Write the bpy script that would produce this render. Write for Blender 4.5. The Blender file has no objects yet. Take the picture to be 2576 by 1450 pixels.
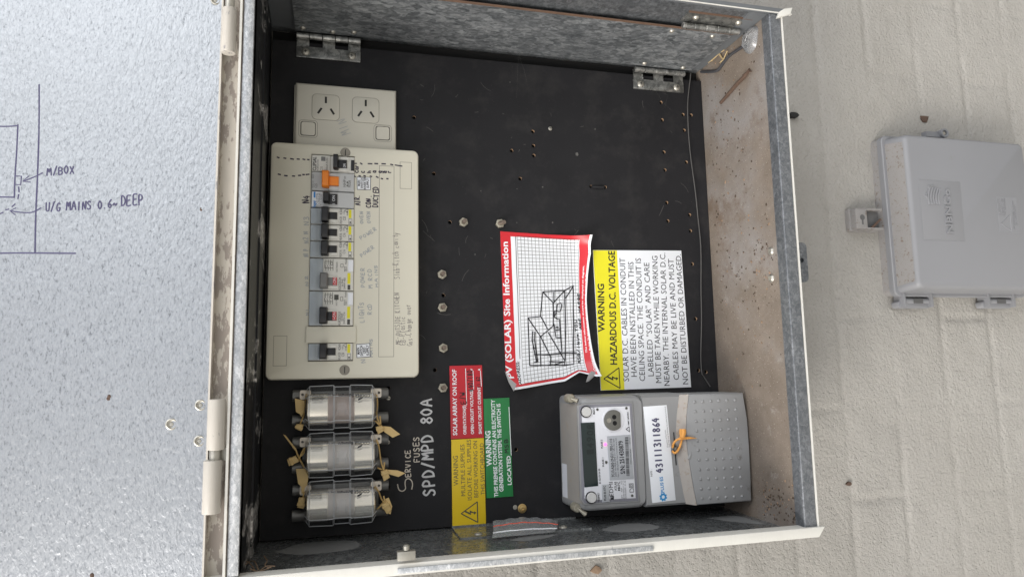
import bpy, bmesh, math, random
from mathutils import Vector, Matrix, noise as mnoise
rnd = random.Random(7)
S = 0.00111          # metres per drawing unit
Z0 = 1.5             # height of the camera foot above ground
H = 700.0            # camera distance from the switchboard panel, in units
sc = bpy.context.scene
col = sc.collection
# ------------------------------------------------------------------ camera, world, sun, exposure
R = ((0.96794698, -0.01960481, 0.25038829), (-0.01225212, 0.99207589, 0.12504125), (-0.2508556, -0.12410108, 0.96003666))
FOC, CX, CY = 1724.6254, 1288.0, 725.25
def W3(a, b, w): return Vector((a*S, -w*S, b*S + Z0))
def dirw(r): return Vector((r[1], -r[2], -r[0]))
cam_d = bpy.data.cameras.new('camera'); cam = bpy.data.objects.new('camera', cam_d); col.objects.link(cam)
cr, cu, cb = dirw(R[0]), dirw(R[1]), dirw(R[2])
M4 = Matrix((cr, cu, cb)).transposed().to_4x4(); M4.translation = W3(0, 0, H); cam.matrix_world = M4
cam_d.sensor_fit = 'HORIZONTAL'; cam_d.sensor_width = 36; cam_d.lens = 36*FOC/2576; cam_d.clip_start = 0.01; cam_d.clip_end = 200
sc.camera = cam
SUN_DIR = Vector((-0.62, -0.42, 0.66)).normalized()      # towards the sun
elev = math.asin(SUN_DIR.z); azim = math.atan2(SUN_DIR.x, SUN_DIR.y)
world = bpy.data.worlds.new('World'); sc.world = world; world.use_nodes = True
nt = world.node_tree; nt.nodes.clear()
sky = nt.nodes.new('ShaderNodeTexSky'); sky.sky_type = 'NISHITA'; sky.sun_disc = False
sky.sun_elevation = elev; sky.sun_rotation = azim; sky.dust_density = 4.0; sky.air_density = 1.0; sky.ozone_density = 1.0
tc = nt.nodes.new('ShaderNodeTexCoord'); sx = nt.nodes.new('ShaderNodeSeparateXYZ'); nt.links.new(tc.outputs['Generated'], sx.inputs[0])
mr = nt.nodes.new('ShaderNodeMapRange'); mr.inputs[1].default_value = -0.06; mr.inputs[2].default_value = 0.02; nt.links.new(sx.outputs['Z'], mr.inputs[0])
hs = nt.nodes.new('ShaderNodeHueSaturation'); hs.inputs['Saturation'].default_value = 0.40; nt.links.new(sky.outputs[0], hs.inputs['Color'])
mxw = nt.nodes.new('ShaderNodeMix'); mxw.data_type = 'RGBA'; mxw.inputs[6].default_value = (3.6, 3.45, 3.2, 1)   # sunlit ground below the horizon
cl = nt.nodes.new('ShaderNodeVectorMath'); cl.operation = 'DOT_PRODUCT'; nt.links.new(tc.outputs['Generated'], cl.inputs[0]); cl.inputs[1].default_value = Vector((.55, -.52, .66)).normalized()
cp = nt.nodes.new('ShaderNodeMath'); cp.operation = 'POWER'; cp.use_clamp = True; cm = nt.nodes.new('ShaderNodeMath'); cm.operation = 'MAXIMUM'; cm.inputs[1].default_value = 0; nt.links.new(cl.outputs['Value'], cm.inputs[0]); nt.links.new(cm.outputs[0], cp.inputs[0]); cp.inputs[1].default_value = 15
ad_ = nt.nodes.new('ShaderNodeMix'); ad_.data_type = 'RGBA'; ad_.blend_type = 'ADD'; ad_.inputs[7].default_value = (27, 27.2, 27.6, 1)      # bright lobe added to the sky to give the lid its highlight
nt.links.new(cp.outputs[0], ad_.inputs[0]); nt.links.new(hs.outputs[0], ad_.inputs[6])
nt.links.new(mr.outputs[0], mxw.inputs[0]); nt.links.new(ad_.outputs[2], mxw.inputs[7])
bg = nt.nodes.new('ShaderNodeBackground'); bg.inputs[1].default_value = 0.15; nt.links.new(mxw.outputs[2], bg.inputs[0])
wo = nt.nodes.new('ShaderNodeOutputWorld'); nt.links.new(bg.outputs[0], wo.inputs[0])
sun_d = bpy.data.lights.new('sun', 'SUN'); sun_d.energy = 1.7; sun_d.angle = math.radians(22); sun_d.color = (1, 0.96, 0.9)
sun = bpy.data.objects.new('sun', sun_d); col.objects.link(sun); sun.rotation_euler = SUN_DIR.to_track_quat('Z', 'Y').to_euler()
vs = sc.view_settings; vs.view_transform = 'Standard'; vs.look = 'None'; vs.gamma = 1; vs.use_curve_mapping = False; vs.exposure = 0.27
# ------------------------------------------------------------------ helpers: measuring
RT = [[R[j][i] for j in range(3)] for i in range(3)]
def ray(x, y):
    v = ((x-CX)/FOC, -(y-CY)/FOC, -1.0)
    return tuple(sum(RT[i][j]*v[j] for j in range(3)) for i in range(3))
def at(x, y, w=0.0):
    """point (a right, b up) at height w above the panel, from a measured place on the 2576 px wide photograph"""
    d = ray(x, y); t = (w-H)/d[2]
    return (d[1]*t, -d[0]*t)
LID_B, LID_W, LID_K = 91.0, 131.0, math.tan(math.radians(15))
def at_lid(x, y, lift=0.0):
    d = ray(x, y)   # w = LID_W + lift - K*(b-LID_B), b = -u
    t = (LID_W + lift + LID_K*LID_B - H)/(d[2] - LID_K*d[0])
    return (d[1]*t, -d[0]*t, H + d[2]*t)
def C3(x, y): return (1223.6+.3108*x, 547.4+.3108*y)      # sub-measurements of enlarged regions
def C6(x, y): return (1094.8+.333*x, 869.4+.333*y)
def C8(x, y): return (1384.6+.254*x, 953+.254*y)
def CA(x, y): return (644+.222*x, 322+.222*y)
def CB(x, y): return (644+.2443*x, 611.7+.2443*y)
def CF(x, y): return (644+.356*x, 933.8+.356*y)
def CN(x, y): return (2060.8+.4*x, 257.6+.4*y)
# ------------------------------------------------------------------ helpers: meshes
def tri_fill(loops):
    bm = bmesh.new(); es = []
    for lp in loops:
        vs_ = [bm.verts.new((p[0], p[1], 0)) for p in lp]
        es += [bm.edges.new((vs_[i], vs_[(i+1) % len(vs_)])) for i in range(len(vs_))]
    bmesh.ops.triangle_fill(bm, use_beauty=True, use_dissolve=False, edges=es, normal=(0, 0, 1))
    bm.verts.index_update()
    v = [(q.co.x, q.co.y) for q in bm.verts]; f = []
    for fc in bm.faces:
        idx = [q.index for q in fc.verts]
        if fc.normal.z < 0: idx.reverse()
        f.append(idx)
    bm.free(); return v, f
def area(p): return sum(p[i][0]*p[(i+1) % len(p)][1]-p[(i+1) % len(p)][0]*p[i][1] for i in range(len(p)))/2
def ccw(p): return list(p) if area(p) > 0 else list(reversed(p))
def inset(p, d):
    n = len(p); out = []
    for i in range(n):
        x0, y0 = p[i-1]; x1, y1 = p[i]; x2, y2 = p[(i+1) % n]
        e1 = Vector((x1-x0, y1-y0)).normalized(); e2 = Vector((x2-x1, y2-y1)).normalized()
        n1 = Vector((-e1.y, e1.x)); n2 = Vector((-e2.y, e2.x)); m = n1+n2
        k = m.dot(n1)
        m = m/k if abs(k) > .3 else n1
        out.append((x1+m.x*d, y1+m.y*d))
    return out
def rrect(a0, a1, b0, b1, r, n=5):
    if a0 > a1: a0, a1 = a1, a0
    if b0 > b1: b0, b1 = b1, b0
    out = []
    for (ca, cb_, s) in ((a1-r, b1-r, 0), (a0+r, b1-r, 90), (a0+r, b0+r, 180), (a1-r, b0+r, 270)):
        for k in range(n+1):
            t = math.radians(s+90*k/n); out.append((ca+r*math.cos(t), cb_+r*math.sin(t)))
    return out
def circ(a, b, r, n=16, ph=0): return [(a+r*math.cos(2*math.pi*k/n+ph), b+r*math.sin(2*math.pi*k/n+ph)) for k in range(n)]
class MB:
    def __init__(s): s.v = []; s.f = []; s.m = []
    def face(s, pts, mi=0):
        i = len(s.v); s.v += [tuple(p) for p in pts]; s.f.append(list(range(i, i+len(pts)))); s.m.append(mi)
    def mesh(s, v, f, mi=0):
        i = len(s.v); s.v += [tuple(p) for p in v]
        for q in f: s.f.append([k+i for k in q]); s.m.append(mi)
    def rings(s, rs, mi=0, cap0=True, cap1=True, close=True):
        n = len(rs[0]); i = len(s.v)
        for r in rs: s.v += [tuple(p) for p in r]
        for k in range(len(rs)-1):
            for j in range(n if close else n-1):
                j2 = (j+1) % n
                s.f.append([i+k*n+j, i+k*n+j2, i+(k+1)*n+j2, i+(k+1)*n+j]); s.m.append(mi)
        if cap0: s.f.append([i+j for j in reversed(range(n))]); s.m.append(mi)
        if cap1: s.f.append([i+(len(rs)-1)*n+j for j in range(n)]); s.m.append(mi)
    def slab(s, p, w0, w1, bev=0.0, mi=0, steps=2, bottom=False):
        p = ccw(p); rs = [[(a, b, w0) for a, b in p]]
        if bev <= 0: rs.append([(a, b, w1) for a, b in p])
        else:
            for k in range(steps+1):
                t = math.pi/2*k/steps
                q = inset(p, bev*(1-math.cos(t))); rs.append([(a, b, w1-bev+bev*math.sin(t)) for a, b in q])
        s.rings(rs, mi, cap0=bottom)
    def box(s, a0, a1, b0, b1, w0, w1, mi=0, bev=0.0):
        s.slab([(a0, b0), (a1, b0), (a1, b1), (a0, b1)], w0, w1, bev, mi, bottom=True)
    def quadpx(s, pts, w0, w1, mi=0, bev=0.0):
        s.slab([at(x, y, w1) for x, y in pts], w0, w1, bev, mi)
    def flat(s, loops, w, mi=0):
        v, f = tri_fill(loops); s.mesh([(a, b, w) for a, b in v], f, mi)
    def holed(s, outer, holes, w0, w1, mi=0, mih=None, bev=0.0):
        outer = ccw(outer); holes = [ccw(h) for h in holes]
        top = inset(outer, bev) if bev else outer
        s.flat([top]+holes, w1, mi)
        if bev: 
            rs = [[(a, b, w0) for a, b in outer]]
            for k in range(3):
                t = math.pi/2*k/2; q = inset(outer, bev*(1-math.cos(t))); rs.append([(a, b, w1-bev+bev*math.sin(t)) for a, b in q])
            s.rings(rs, mi, False, False)
        else: s.rings([[(a, b, w0) for a, b in outer], [(a, b, w1) for a, b in outer]], mi, False, False)
        for h in holes: s.rings([[(a, b, w1) for a, b in h], [(a, b, w0) for a, b in h]], mi if mih is None else mih, False, False)
    def lathe(s, c, prof, n=20, mi=0, axis='w', cap0=False, cap1=True):
        rs = []
        for r, h in prof:
            ring = []
            for k in range(n):
                t = 2*math.pi*k/n; x, y = r*math.cos(t), r*math.sin(t)
                if axis == 'w': ring.append((c[0]+x, c[1]+y, c[2]+h))
                elif axis == 'b': ring.append((c[0]+y, c[1]+h, c[2]+x))
                else: ring.append((c[0]+h, c[1]+x, c[2]+y))
            rs.append(ring)
        s.rings(rs, mi, cap0, cap1)
    def tube(s, pts, r, n=8, mi=0):
        pts = [Vector(p) for p in pts]; rs = []; up = None
        for i, p in enumerate(pts):
            d = (pts[min(i+1, len(pts)-1)]-pts[max(i-1, 0)]).normalized()
            if up is None: up = d.orthogonal().normalized()
            up = (up-d*up.dot(d)).normalized(); sd = d.cross(up)
            rr = r[i] if isinstance(r, (list, tuple)) else r
            rs.append([p+up*rr*math.cos(2*math.pi*k/n)+sd*rr*math.sin(2*math.pi*k/n) for k in range(n)])
        s.rings(rs, mi)
    def ball(s, c, r, flat=1.0, n=12, mi=0, half=True):
        prof = [(r*math.cos(math.pi/2*k/4)+1e-4, r*flat*math.sin(math.pi/2*k/4)) for k in range(5)]
        if not half: prof = [(q[0], -q[1]) for q in reversed(prof[1:])]+prof
        s.lathe(c, prof, n, mi)
    def ribbon(s, pts, wd, mi=0, base=0.0):
        """flat pen stroke along points (a, b, w)"""
        pts = [Vector(p) for p in pts]
        if len(pts) < 2: return
        L = []; Rr = []
        for i, p in enumerate(pts):
            d = pts[min(i+1, len(pts)-1)]-pts[max(i-1, 0)]
            if d.length < 1e-6: d = Vector((1, 0, 0))
            d.normalize(); nn = Vector((-d.y, d.x, 0))
            if nn.length < 1e-6: nn = Vector((0, 1, 0))
            nn.normalize()
            k = wd/2*(0.92+0.16*rnd.random()); lift = Vector((0, 0, base+0.006*i))
            if i == 0: p = p-d*wd*.25
            if i == len(pts)-1: p = p+d*wd*.25
            L.append(p+nn*k+lift); Rr.append(p-nn*k+lift)
        for i in range(len(pts)-1): s.face([Rr[i], Rr[i+1], L[i+1], L[i]], mi)
    def build(s, name, mats, parent=None, smooth=True, angle=40):
        me = bpy.data.meshes.new(name)
        o = Vector(parent_origin(parent)) if parent else Vector((0, 0, 0))
        me.from_pydata([W3(*p)-o for p in s.v], [], s.f)
        if not isinstance(mats, (list, tuple)): mats = [mats]
        for m in mats: me.materials.append(m)
        me.polygons.foreach_set('material_index', s.m)
        if smooth:
            bm = bmesh.new(); bm.from_mesh(me); bmesh.ops.remove_doubles(bm, verts=bm.verts, dist=1e-7); bm.to_mesh(me); bm.free()
            me.polygons.foreach_set('use_smooth', [True]*len(me.polygons)); me.set_sharp_from_angle(angle=math.radians(angle))
        me.update()
        ob = bpy.data.objects.new(name, me); col.objects.link(ob)
        if parent: ob.parent = parent
        return ob
def parent_origin(p):
    v = Vector((0, 0, 0))
    while p is not None: v += p.location; p = p.parent
    return v
def thing(name, label, cat, a, b, w, group=None):
    o = bpy.data.objects.new(name, None); col.objects.link(o); o.location = W3(a, b, w); o.empty_display_size = .01
    o['label'] = label; o['category'] = cat
    if group: o['group'] = group
    return o
def tag(o, label, cat, group=None):
    o['label'] = label; o['category'] = cat
    if group: o['group'] = group
    return o
def solo(mb, name, mats, label, cat, group=None, origin=None, **k):
    """a thing that is one mesh, its origin at its own middle"""
    n = len(mb.v); c = origin or tuple(sum(p[i] for p in mb.v)/n for i in range(3))
    e = bpy.data.objects.new('tmp', None); e.location = W3(*c)
    ob = mb.build(name, mats, e, **k); ob.parent = None; ob.location = W3(*c); bpy.data.objects.remove(e)
    return tag(ob, label, cat, group)
def copy_tree(o, parent=None):
    c = o.copy(); col.objects.link(c)
    if parent: c.parent = parent
    for ch in list(o.children): copy_tree(ch, c)
    return c
# printed lettering ---------------------------------------------------
_tx = {}
def glyphs(s_, bold):
    k = (s_, bold)
    if k not in _tx:
        cu_ = bpy.data.curves.new('t', 'FONT'); cu_.body = s_; cu_.size = 1; cu_.resolution_u = 2; cu_.fill_mode = 'FRONT'
        cu_.offset = 0.024 if bold else 0.0
        ob = bpy.data.objects.new('t', cu_); col.objects.link(ob)
        dg = bpy.context.evaluated_depsgraph_get(); me = bpy.data.meshes.new_from_object(ob.evaluated_get(dg))
        v = [(q.co.x, q.co.y) for q in me.vertices]; f = [list(p.vertices) for p in me.polygons]
        bpy.data.objects.remove(ob); bpy.data.curves.remove(cu_); bpy.data.meshes.remove(me)
        _tx[k] = (v, f)
    return _tx[k]
CAP = None
def tline(mb, s_, p0, p1, h, mi=0, bold=True, warp=None):
    """printed line from point p0 to p1 (a, b, w) along the baseline, capitals h units tall"""
    global CAP
    if CAP is None:
        hv = glyphs('H', False)[0]; CAP = max(q[1] for q in hv)
    v, f = glyphs(s_, bold)
    if not v: return
    x0 = min(q[0] for q in v); x1 = max(q[0] for q in v)
    p0 = Vector(p0); p1 = Vector(p1); d = p1-p0; L = d.length; e = d/L; up = Vector((-e.y, e.x, 0)).normalized()
    out = []
    for x, y in v:
        q = p0+e*((x-x0)/(x1-x0)*L)+up*(y/CAP*h)
        out.append(warp(q) if warp else q)
    mb.mesh(out, f, mi)
def pt(p, w): a, b = at(p[0], p[1], w); return (a, b, w)
def tpx(mb, s_, p0, p1, hpx, w, mi=0, bold=True, warp=None):
    tline(mb, s_, pt(p0, w), pt(p1, w), hpx/2.4, mi, bold, warp)
# handwriting ---------------------------------------------------------
HW = {'A': '0,0 .3,1 .6,0;.1,.4 .5,.38', 'B': '.05,0 .05,1 .4,.95 .5,.75 .4,.55 .08,.52;.4,.55 .55,.3 .4,.05 .05,0', 'C': '.55,.85 .35,1 .1,.75 .05,.35 .25,.02 .58,.12',
'D': '.08,0 .08,1 .4,.9 .58,.5 .4,.1 .05,0', 'E': '.55,1 .08,.98 .06,.5 .05,0 .55,.03;.06,.52 .45,.53', 'F': '.08,0 .08,1 .55,.98;.08,.52 .42,.53', 'G': '.55,.85 .3,1 .05,.6 .15,.08 .45,.05 .55,.4 .35,.42',
'H': '.05,0 .05,1;.55,0 .55,1;.05,.5 .55,.5', 'I': '.3,0 .3,1', 'K': '.08,0 .08,1;.5,1 .1,.45 .55,0', 'L': '.1,1 .08,0 .5,.02', 'M': '0,0 .1,1 .3,.4 .52,1 .62,0', 'N': '.05,0 .08,1 .5,0 .55,1',
'O': '.3,1 .08,.7 .08,.3 .3,0 .52,.3 .52,.7 .3,1', 'P': '.08,0 .08,1 .45,.92 .52,.7 .4,.5 .08,.45', 'R': '.08,0 .08,1 .45,.92 .5,.7 .35,.5 .1,.47 .55,0', 'S': '.52,.85 .3,1 .08,.78 .25,.55 .48,.38 .45,.1 .2,0 .05,.12',
'T': '0,1 .6,1;.3,1 .3,0', 'U': '.05,1 .08,.2 .3,0 .5,.2 .55,1', 'V': '.05,1 .3,0 .55,1', 'W': '.0,1 .15,0 .3,.65 .45,0 .62,1', 'X': '.05,1 .55,0;.55,1 .05,0', 'Y': '.05,1 .3,.5 .55,1;.3,.5 .28,0', '/': '.05,-.05 .5,1.1',
'0': '.3,1 .08,.7 .08,.3 .3,0 .52,.3 .52,.7 .3,1', '1': '.3,1 .28,0', '2': '.08,.8 .3,1 .5,.8 .35,.4 .05,0 .55,.03', '3': '.08,.92 .4,1 .5,.78 .25,.55 .52,.35 .4,.03 .08,.08', '4': '.4,1 .05,.4 .58,.4;.45,.7 .42,0', '6': '.5,1 .18,.6 .1,.2 .3,0 .5,.2 .35,.45 .12,.3',
'8': '.3,.55 .1,.78 .3,1 .5,.78 .3,.55 .06,.25 .3,0 .54,.25 .3,.55', '7': '.05,1 .55,1 .25,0', '*': '.3,.15 .3,.85;.05,.35 .55,.65;.05,.65 .55,.35', '.': '.25,0 .32,.04', '-': '.1,.45 .5,.45', '~': '.0,.25 .2,.5 .4,.2 .6,.45',
'a': '.45,.5 .2,.58 .08,.25 .22,.02 .45,.15 .47,.55 .45,.1 .58,.0', 'b': '.1,1 .1,.05 .4,.05 .5,.3 .35,.52 .1,.4', 'c': '.48,.5 .25,.58 .08,.3 .22,.02 .5,.1', 'e': '.1,.28 .48,.35 .35,.58 .12,.42 .1,.12 .3,0 .5,.12', 'f': '.5,.95 .3,1 .25,.7 .25,-.2;.1,.5 .45,.5', 'g': '.45,.5 .2,.58 .08,.3 .22,.05 .45,.2 .46,.55 .44,-.2 .2,-.4 .05,-.2',
'h': '.1,1 .1,0;.1,.35 .3,.55 .48,.4 .48,0', 'i': '.3,.55 .3,0;.3,.75 .31,.8', 'k': '.1,1 .1,0;.45,.6 .12,.28 .5,0', 'l': '.3,1 .28,0', 'n': '.1,.55 .1,0;.1,.35 .3,.56 .48,.4 .48,0', 'o': '.3,.57 .1,.4 .15,.08 .35,0 .5,.2 .45,.5 .3,.57', 'r': '.12,.55 .12,0;.12,.35 .3,.55 .45,.5', 's': '.45,.5 .2,.55 .15,.35 .42,.22 .35,.02 .1,.05',
't': '.3,.95 .28,.1 .45,.02;.1,.6 .5,.62', 'u': '.1,.55 .12,.1 .3,0 .46,.2 .48,.55 .5,0', 'v': '.08,.55 .28,0 .5,.55', 'm': '.0,.5 .02,0;.02,.35 .18,.55 .28,.4 .28,0;.28,.35 .45,.55 .55,.4 .55,0', 'y': '.08,.55 .28,.1;.5,.55 .25,-.1 .1,-.4', 'p': '.1,.55 .1,-.4;.1,.4 .35,.58 .5,.3 .3,.02 .1,.12', 'x': '.08,.55 .48,0;.48,.55 .08,0', ' ': ''}
def strokes(ch): return [[tuple(map(float, q.split(','))) for q in st.split()] for st in HW.get(ch, '').split(';') if st]
def smooth(pts, k=3):
    if len(pts) < 3: return pts
    P = [Vector(p) for p in pts]; out = []
    for i in range(len(P)-1):
        p0 = P[max(i-1, 0)]; p1 = P[i]; p2 = P[i+1]; p3 = P[min(i+2, len(P)-1)]
        for j in range(k):
            t = j/k; out.append(.5*((2*p1)+(p2-p0)*t+(2*p0-5*p1+4*p2-p3)*t*t+(3*p1-p0-3*p2+p3)*t**3))
    out.append(P[-1]); return [tuple(q) for q in out]
def hline(mb, s_, p0, p1, h, wd, mi=0, jit=.06, warp=None):
    p0 = Vector(p0); p1 = Vector(p1); d = p1-p0; L = d.length; e = d/L; up = Vector((-e.y, e.x, 0)).normalized(); n = len(s_)
    for i, ch in enumerate(s_):
        dx, dy, sc_ = rnd.uniform(-jit, jit), rnd.uniform(-jit, jit), 1+rnd.uniform(-jit, jit)
        for j, st in enumerate(strokes(ch)):
            st = smooth([(x, y, 0) for x, y in st])
            q = [p0+e*((i+.12+(x+dx)*1.25)*L/n)+up*((y*sc_+dy)*h) for x, y, _ in st]
            if warp: q = [warp(k) for k in q]
            mb.ribbon(q, wd, mi, base=.03*(j+i*.3))
def hpx(mb, s_, p0, p1, hp, wd, w, mi=0, jit=.06, warp=None): hline(mb, s_, pt(p0, w), pt(p1, w), hp/2.4, wd, mi, jit, warp)
def pline(mb, pts, wd, w, mi=0, base=0.0, warp=None, sm=False):
    q = [Vector(pt(p, w)) for p in pts]; out = []
    for i in range(len(q)-1):
        n = max(1, int((q[i+1]-q[i]).length/6))
        for k in range(n): out.append(q[i].lerp(q[i+1], k/n))
    out.append(q[-1])
    if warp: out = [warp(k) for k in out]
    mb.ribbon(out, wd, mi, base)
# ------------------------------------------------------------------ materials
def new_mat(name):
    m = bpy.data.materials.new(name); m.use_nodes = True; t = m.node_tree; b = t.nodes['Principled BSDF']; return m, t, b
def N(t, ty, **k):
    n = t.nodes.new(ty)
    for a, v in k.items():
        if hasattr(n, a): setattr(n, a, v)
        else: n.inputs[a.replace('_', ' ')].default_value = v
    return n
def coords(t, scale=(1, 1, 1), rot=(0, 0, 0)):
    c = N(t, 'ShaderNodeTexCoord'); mp = N(t, 'ShaderNodeMapping'); mp.inputs['Scale'].default_value = scale; mp.inputs['Rotation'].default_value = rot
    t.links.new(c.outputs['Object'], mp.inputs['Vector']); return mp.outputs[0]
def noise(t, vec, scale, detail=4, rough=.55, dist=0.0):
    n = N(t, 'ShaderNodeTexNoise'); n.inputs['Scale'].default_value = scale; n.inputs['Detail'].default_value = detail; n.inputs['Roughness'].default_value = rough; n.inputs['Distortion'].default_value = dist
    t.links.new(vec, n.inputs['Vector']); return n.outputs['Fac']
def ramp(t, fac, stops):
    r = N(t, 'ShaderNodeValToRGB'); e = r.color_ramp.elements
    while len(e) < len(stops): e.new(.5)
    for el, (p, c) in zip(e, stops):
        el.position = p; el.color = (c if len(c) == 4 else (*c, 1)) if isinstance(c, (tuple, list)) else (c, c, c, 1)
    t.links.new(fac, r.inputs[0]); return r.outputs[0]
def mix(t, fac, a, b):
    n = N(t, 'ShaderNodeMix', data_type='RGBA')
    for sock, v in ((0, fac), (6, a), (7, b)):
        if isinstance(v, bpy.types.NodeSocket): t.links.new(v, n.inputs[sock])
        elif isinstance(v, (tuple, list)): n.inputs[sock].default_value = (*v[:3], 1)
        else: n.inputs[sock].default_value = v
    return n.outputs[2]
def bump(t, b, h, strength, dist):
    n = N(t, 'ShaderNodeBump'); n.inputs['Strength'].default_value = strength; n.inputs['Distance'].default_value = dist
    t.links.new(h, n.inputs['Height']); t.links.new(n.outputs[0], b.inputs['Normal']); return n
def paint(name, c, rough=.45, metal=0, var=.08, scale=120, dirt=None, damt=.6, dscale=60, bmp=0, bscale=600, spec=None, dcol2=None):
    m, t, b = new_mat(name); v = coords(t)
    n = noise(t, v, scale); lo = tuple(x*(1-var) for x in c); hi = tuple(min(1, x*(1+var)) for x in c)
    cc = mix(t, n, lo, hi)
    if dirt:
        d = ramp(t, noise(t, v, dscale, 8, .65), [(damt, 0), (min(1, damt+.08), 1)]); cc = mix(t, d, cc, dirt)
        if dcol2:
            d2 = ramp(t, noise(t, v, dscale*3.1, 6, .7), [(damt+.02, 0), (min(1, damt+.07), 1)]); cc = mix(t, d2, cc, dcol2)
    t.links.new(cc, b.inputs['Base Color']); b.inputs['Roughness'].default_value = rough; b.inputs['Metallic'].default_value = metal
    if spec is not None: b.inputs['Specular IOR Level'].default_value = spec
    if bmp: bump(t, b, noise(t, v, bscale, 3), bmp, .0006)
    return m
def galv(name, lo, hi, scale=150, rough=.42, metal=.75, bmp=.15, stretch=(1, 1, 1), rot=(0, 0, 0), stain=None, samt=.6, sscale=25, grain=.5):
    m, t, b = new_mat(name); v = coords(t, stretch, rot)
    dn = N(t, 'ShaderNodeTexNoise'); dn.inputs['Scale'].default_value = scale*.9; dn.inputs['Detail'].default_value = 3; t.links.new(v, dn.inputs['Vector'])
    ad = N(t, 'ShaderNodeVectorMath', operation='MULTIPLY_ADD'); t.links.new(dn.outputs['Color'], ad.inputs[0]); ad.inputs[1].default_value = (1.4/scale,)*3; t.links.new(v, ad.inputs[2])
    vo = N(t, 'ShaderNodeTexVoronoi'); vo.inputs['Scale'].default_value = scale; t.links.new(ad.outputs[0], vo.inputs['Vector'])
    sp = N(t, 'ShaderNodeSeparateColor'); t.links.new(vo.outputs['Color'], sp.inputs[0])
    v2 = N(t, 'ShaderNodeTexVoronoi'); v2.inputs['Scale'].default_value = scale*2.3; t.links.new(ad.outputs[0], v2.inputs['Vector'])
    s2 = N(t, 'ShaderNodeSeparateColor'); t.links.new(v2.outputs['Color'], s2.inputs[0])
    fn = noise(t, v, scale*2.6, 4, .7, 1.0)
    a1_ = N(t, 'ShaderNodeMath', operation='MULTIPLY_ADD'); t.links.new(sp.outputs[0], a1_.inputs[0]); a1_.inputs[1].default_value = .38
    a2_ = N(t, 'ShaderNodeMath', operation='MULTIPLY'); t.links.new(s2.outputs[0], a2_.inputs[0]); a2_.inputs[1].default_value = .36; t.links.new(a2_.outputs[0], a1_.inputs[2])
    a3_ = N(t, 'ShaderNodeMath', operation='MULTIPLY_ADD'); t.links.new(fn, a3_.inputs[0]); a3_.inputs[1].default_value = .34; t.links.new(a1_.outputs[0], a3_.inputs[2])
    cc = ramp(t, a3_.outputs[0], [(.2, lo), (.52, tuple(x*.6+y*.4 for x, y in zip(lo, hi))), (.82, hi)])
    big = noise(t, v, scale*.12, 3); cc = mix(t, ramp(t, big, [(.3, 0), (.75, .45)]), cc, tuple(x*.8 for x in lo))
    if stain:
        d = ramp(t, noise(t, coords(t), sscale, 9, .68), [(samt, 0), (samt+.14, 1)]); cc = mix(t, d, cc, stain)
    t.links.new(cc, b.inputs['Base Color']); b.inputs['Metallic'].default_value = metal
    rr = N(t, 'ShaderNodeMapRange'); rr.inputs[3].default_value = rough-.1; rr.inputs[4].default_value = rough+.14; t.links.new(sp.outputs[1], rr.inputs[0]); t.links.new(rr.outputs[0], b.inputs['Roughness'])
    if bmp: bump(t, b, noise(t, v, scale*1.3, 3), bmp, .0006)
    return m
def glassy(name, tint, haze=.12, rough=.12, gl=.35):
    m = bpy.data.materials.new(name); m.use_nodes = True; t = m.node_tree; t.nodes.clear()
    tr = N(t, 'ShaderNodeBsdfTransparent'); tr.inputs[0].default_value = (*tint, 1)
    df = N(t, 'ShaderNodeBsdfDiffuse'); df.inputs[0].default_value = (.7, .72, .74, 1)
    g = N(t, 'ShaderNodeBsdfGlossy'); g.inputs['Roughness'].default_value = rough
    lw = N(t, 'ShaderNodeLayerWeight'); lw.inputs[0].default_value = gl
    m1 = N(t, 'ShaderNodeMixShader'); m1.inputs[0].default_value = haze; t.links.new(tr.outputs[0], m1.inputs[1]); t.links.new(df.outputs[0], m1.inputs[2])
    m2 = N(t, 'ShaderNodeMixShader'); t.links.new(lw.outputs['Fresnel'], m2.inputs[0]); t.links.new(m1.outputs[0], m2.inputs[1]); t.links.new(g.outputs[0], m2.inputs[2])
    o = N(t, 'ShaderNodeOutputMaterial'); t.links.new(m2.outputs[0], o.inputs[0]); return m
def glow(name, c, e):
    m, t, b = new_mat(name); b.inputs['Base Color'].default_value = (*c, 1); b.inputs['Emission Color'].default_value = (*c, 1); b.inputs['Emission Strength'].default_value = e; return m
# brick wall paint: rough, pitted
def wall_mat():
    m, t, b = new_mat('painted_masonry'); v = coords(t)
    cc = mix(t, noise(t, v, 9, 6, .6), (.275, .263, .24), (.36, .347, .321))
    pits = noise(t, v, 230, 3, .6)
    cc = mix(t, ramp(t, noise(t, v, 130, 6, .7), [(.70, 0), (.78, .35)]), cc, (.22, .205, .18))
    cc = mix(t, ramp(t, noise(t, v, 3.5, 5, .6), [(.45, 0), (.8, .35)]), cc, (.295, .28, .245))
    t.links.new(cc, b.inputs['Base Color']); b.inputs['Roughness'].default_value = .75
    an = noise(t, coords(t, (1, 1, 1), (0, math.radians(35), 0)), 210, 5, .6)
    pt_ = ramp(t, pits, [(.3, 0), (.46, 1)])
    md = N(t, 'ShaderNodeMath', operation='MULTIPLY_ADD'); t.links.new(pt_, md.inputs[0]); md.inputs[1].default_value = .35; t.links.new(an, md.inputs[2])
    bump(t, b, md.outputs[0], .85, .0021); return m
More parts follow.
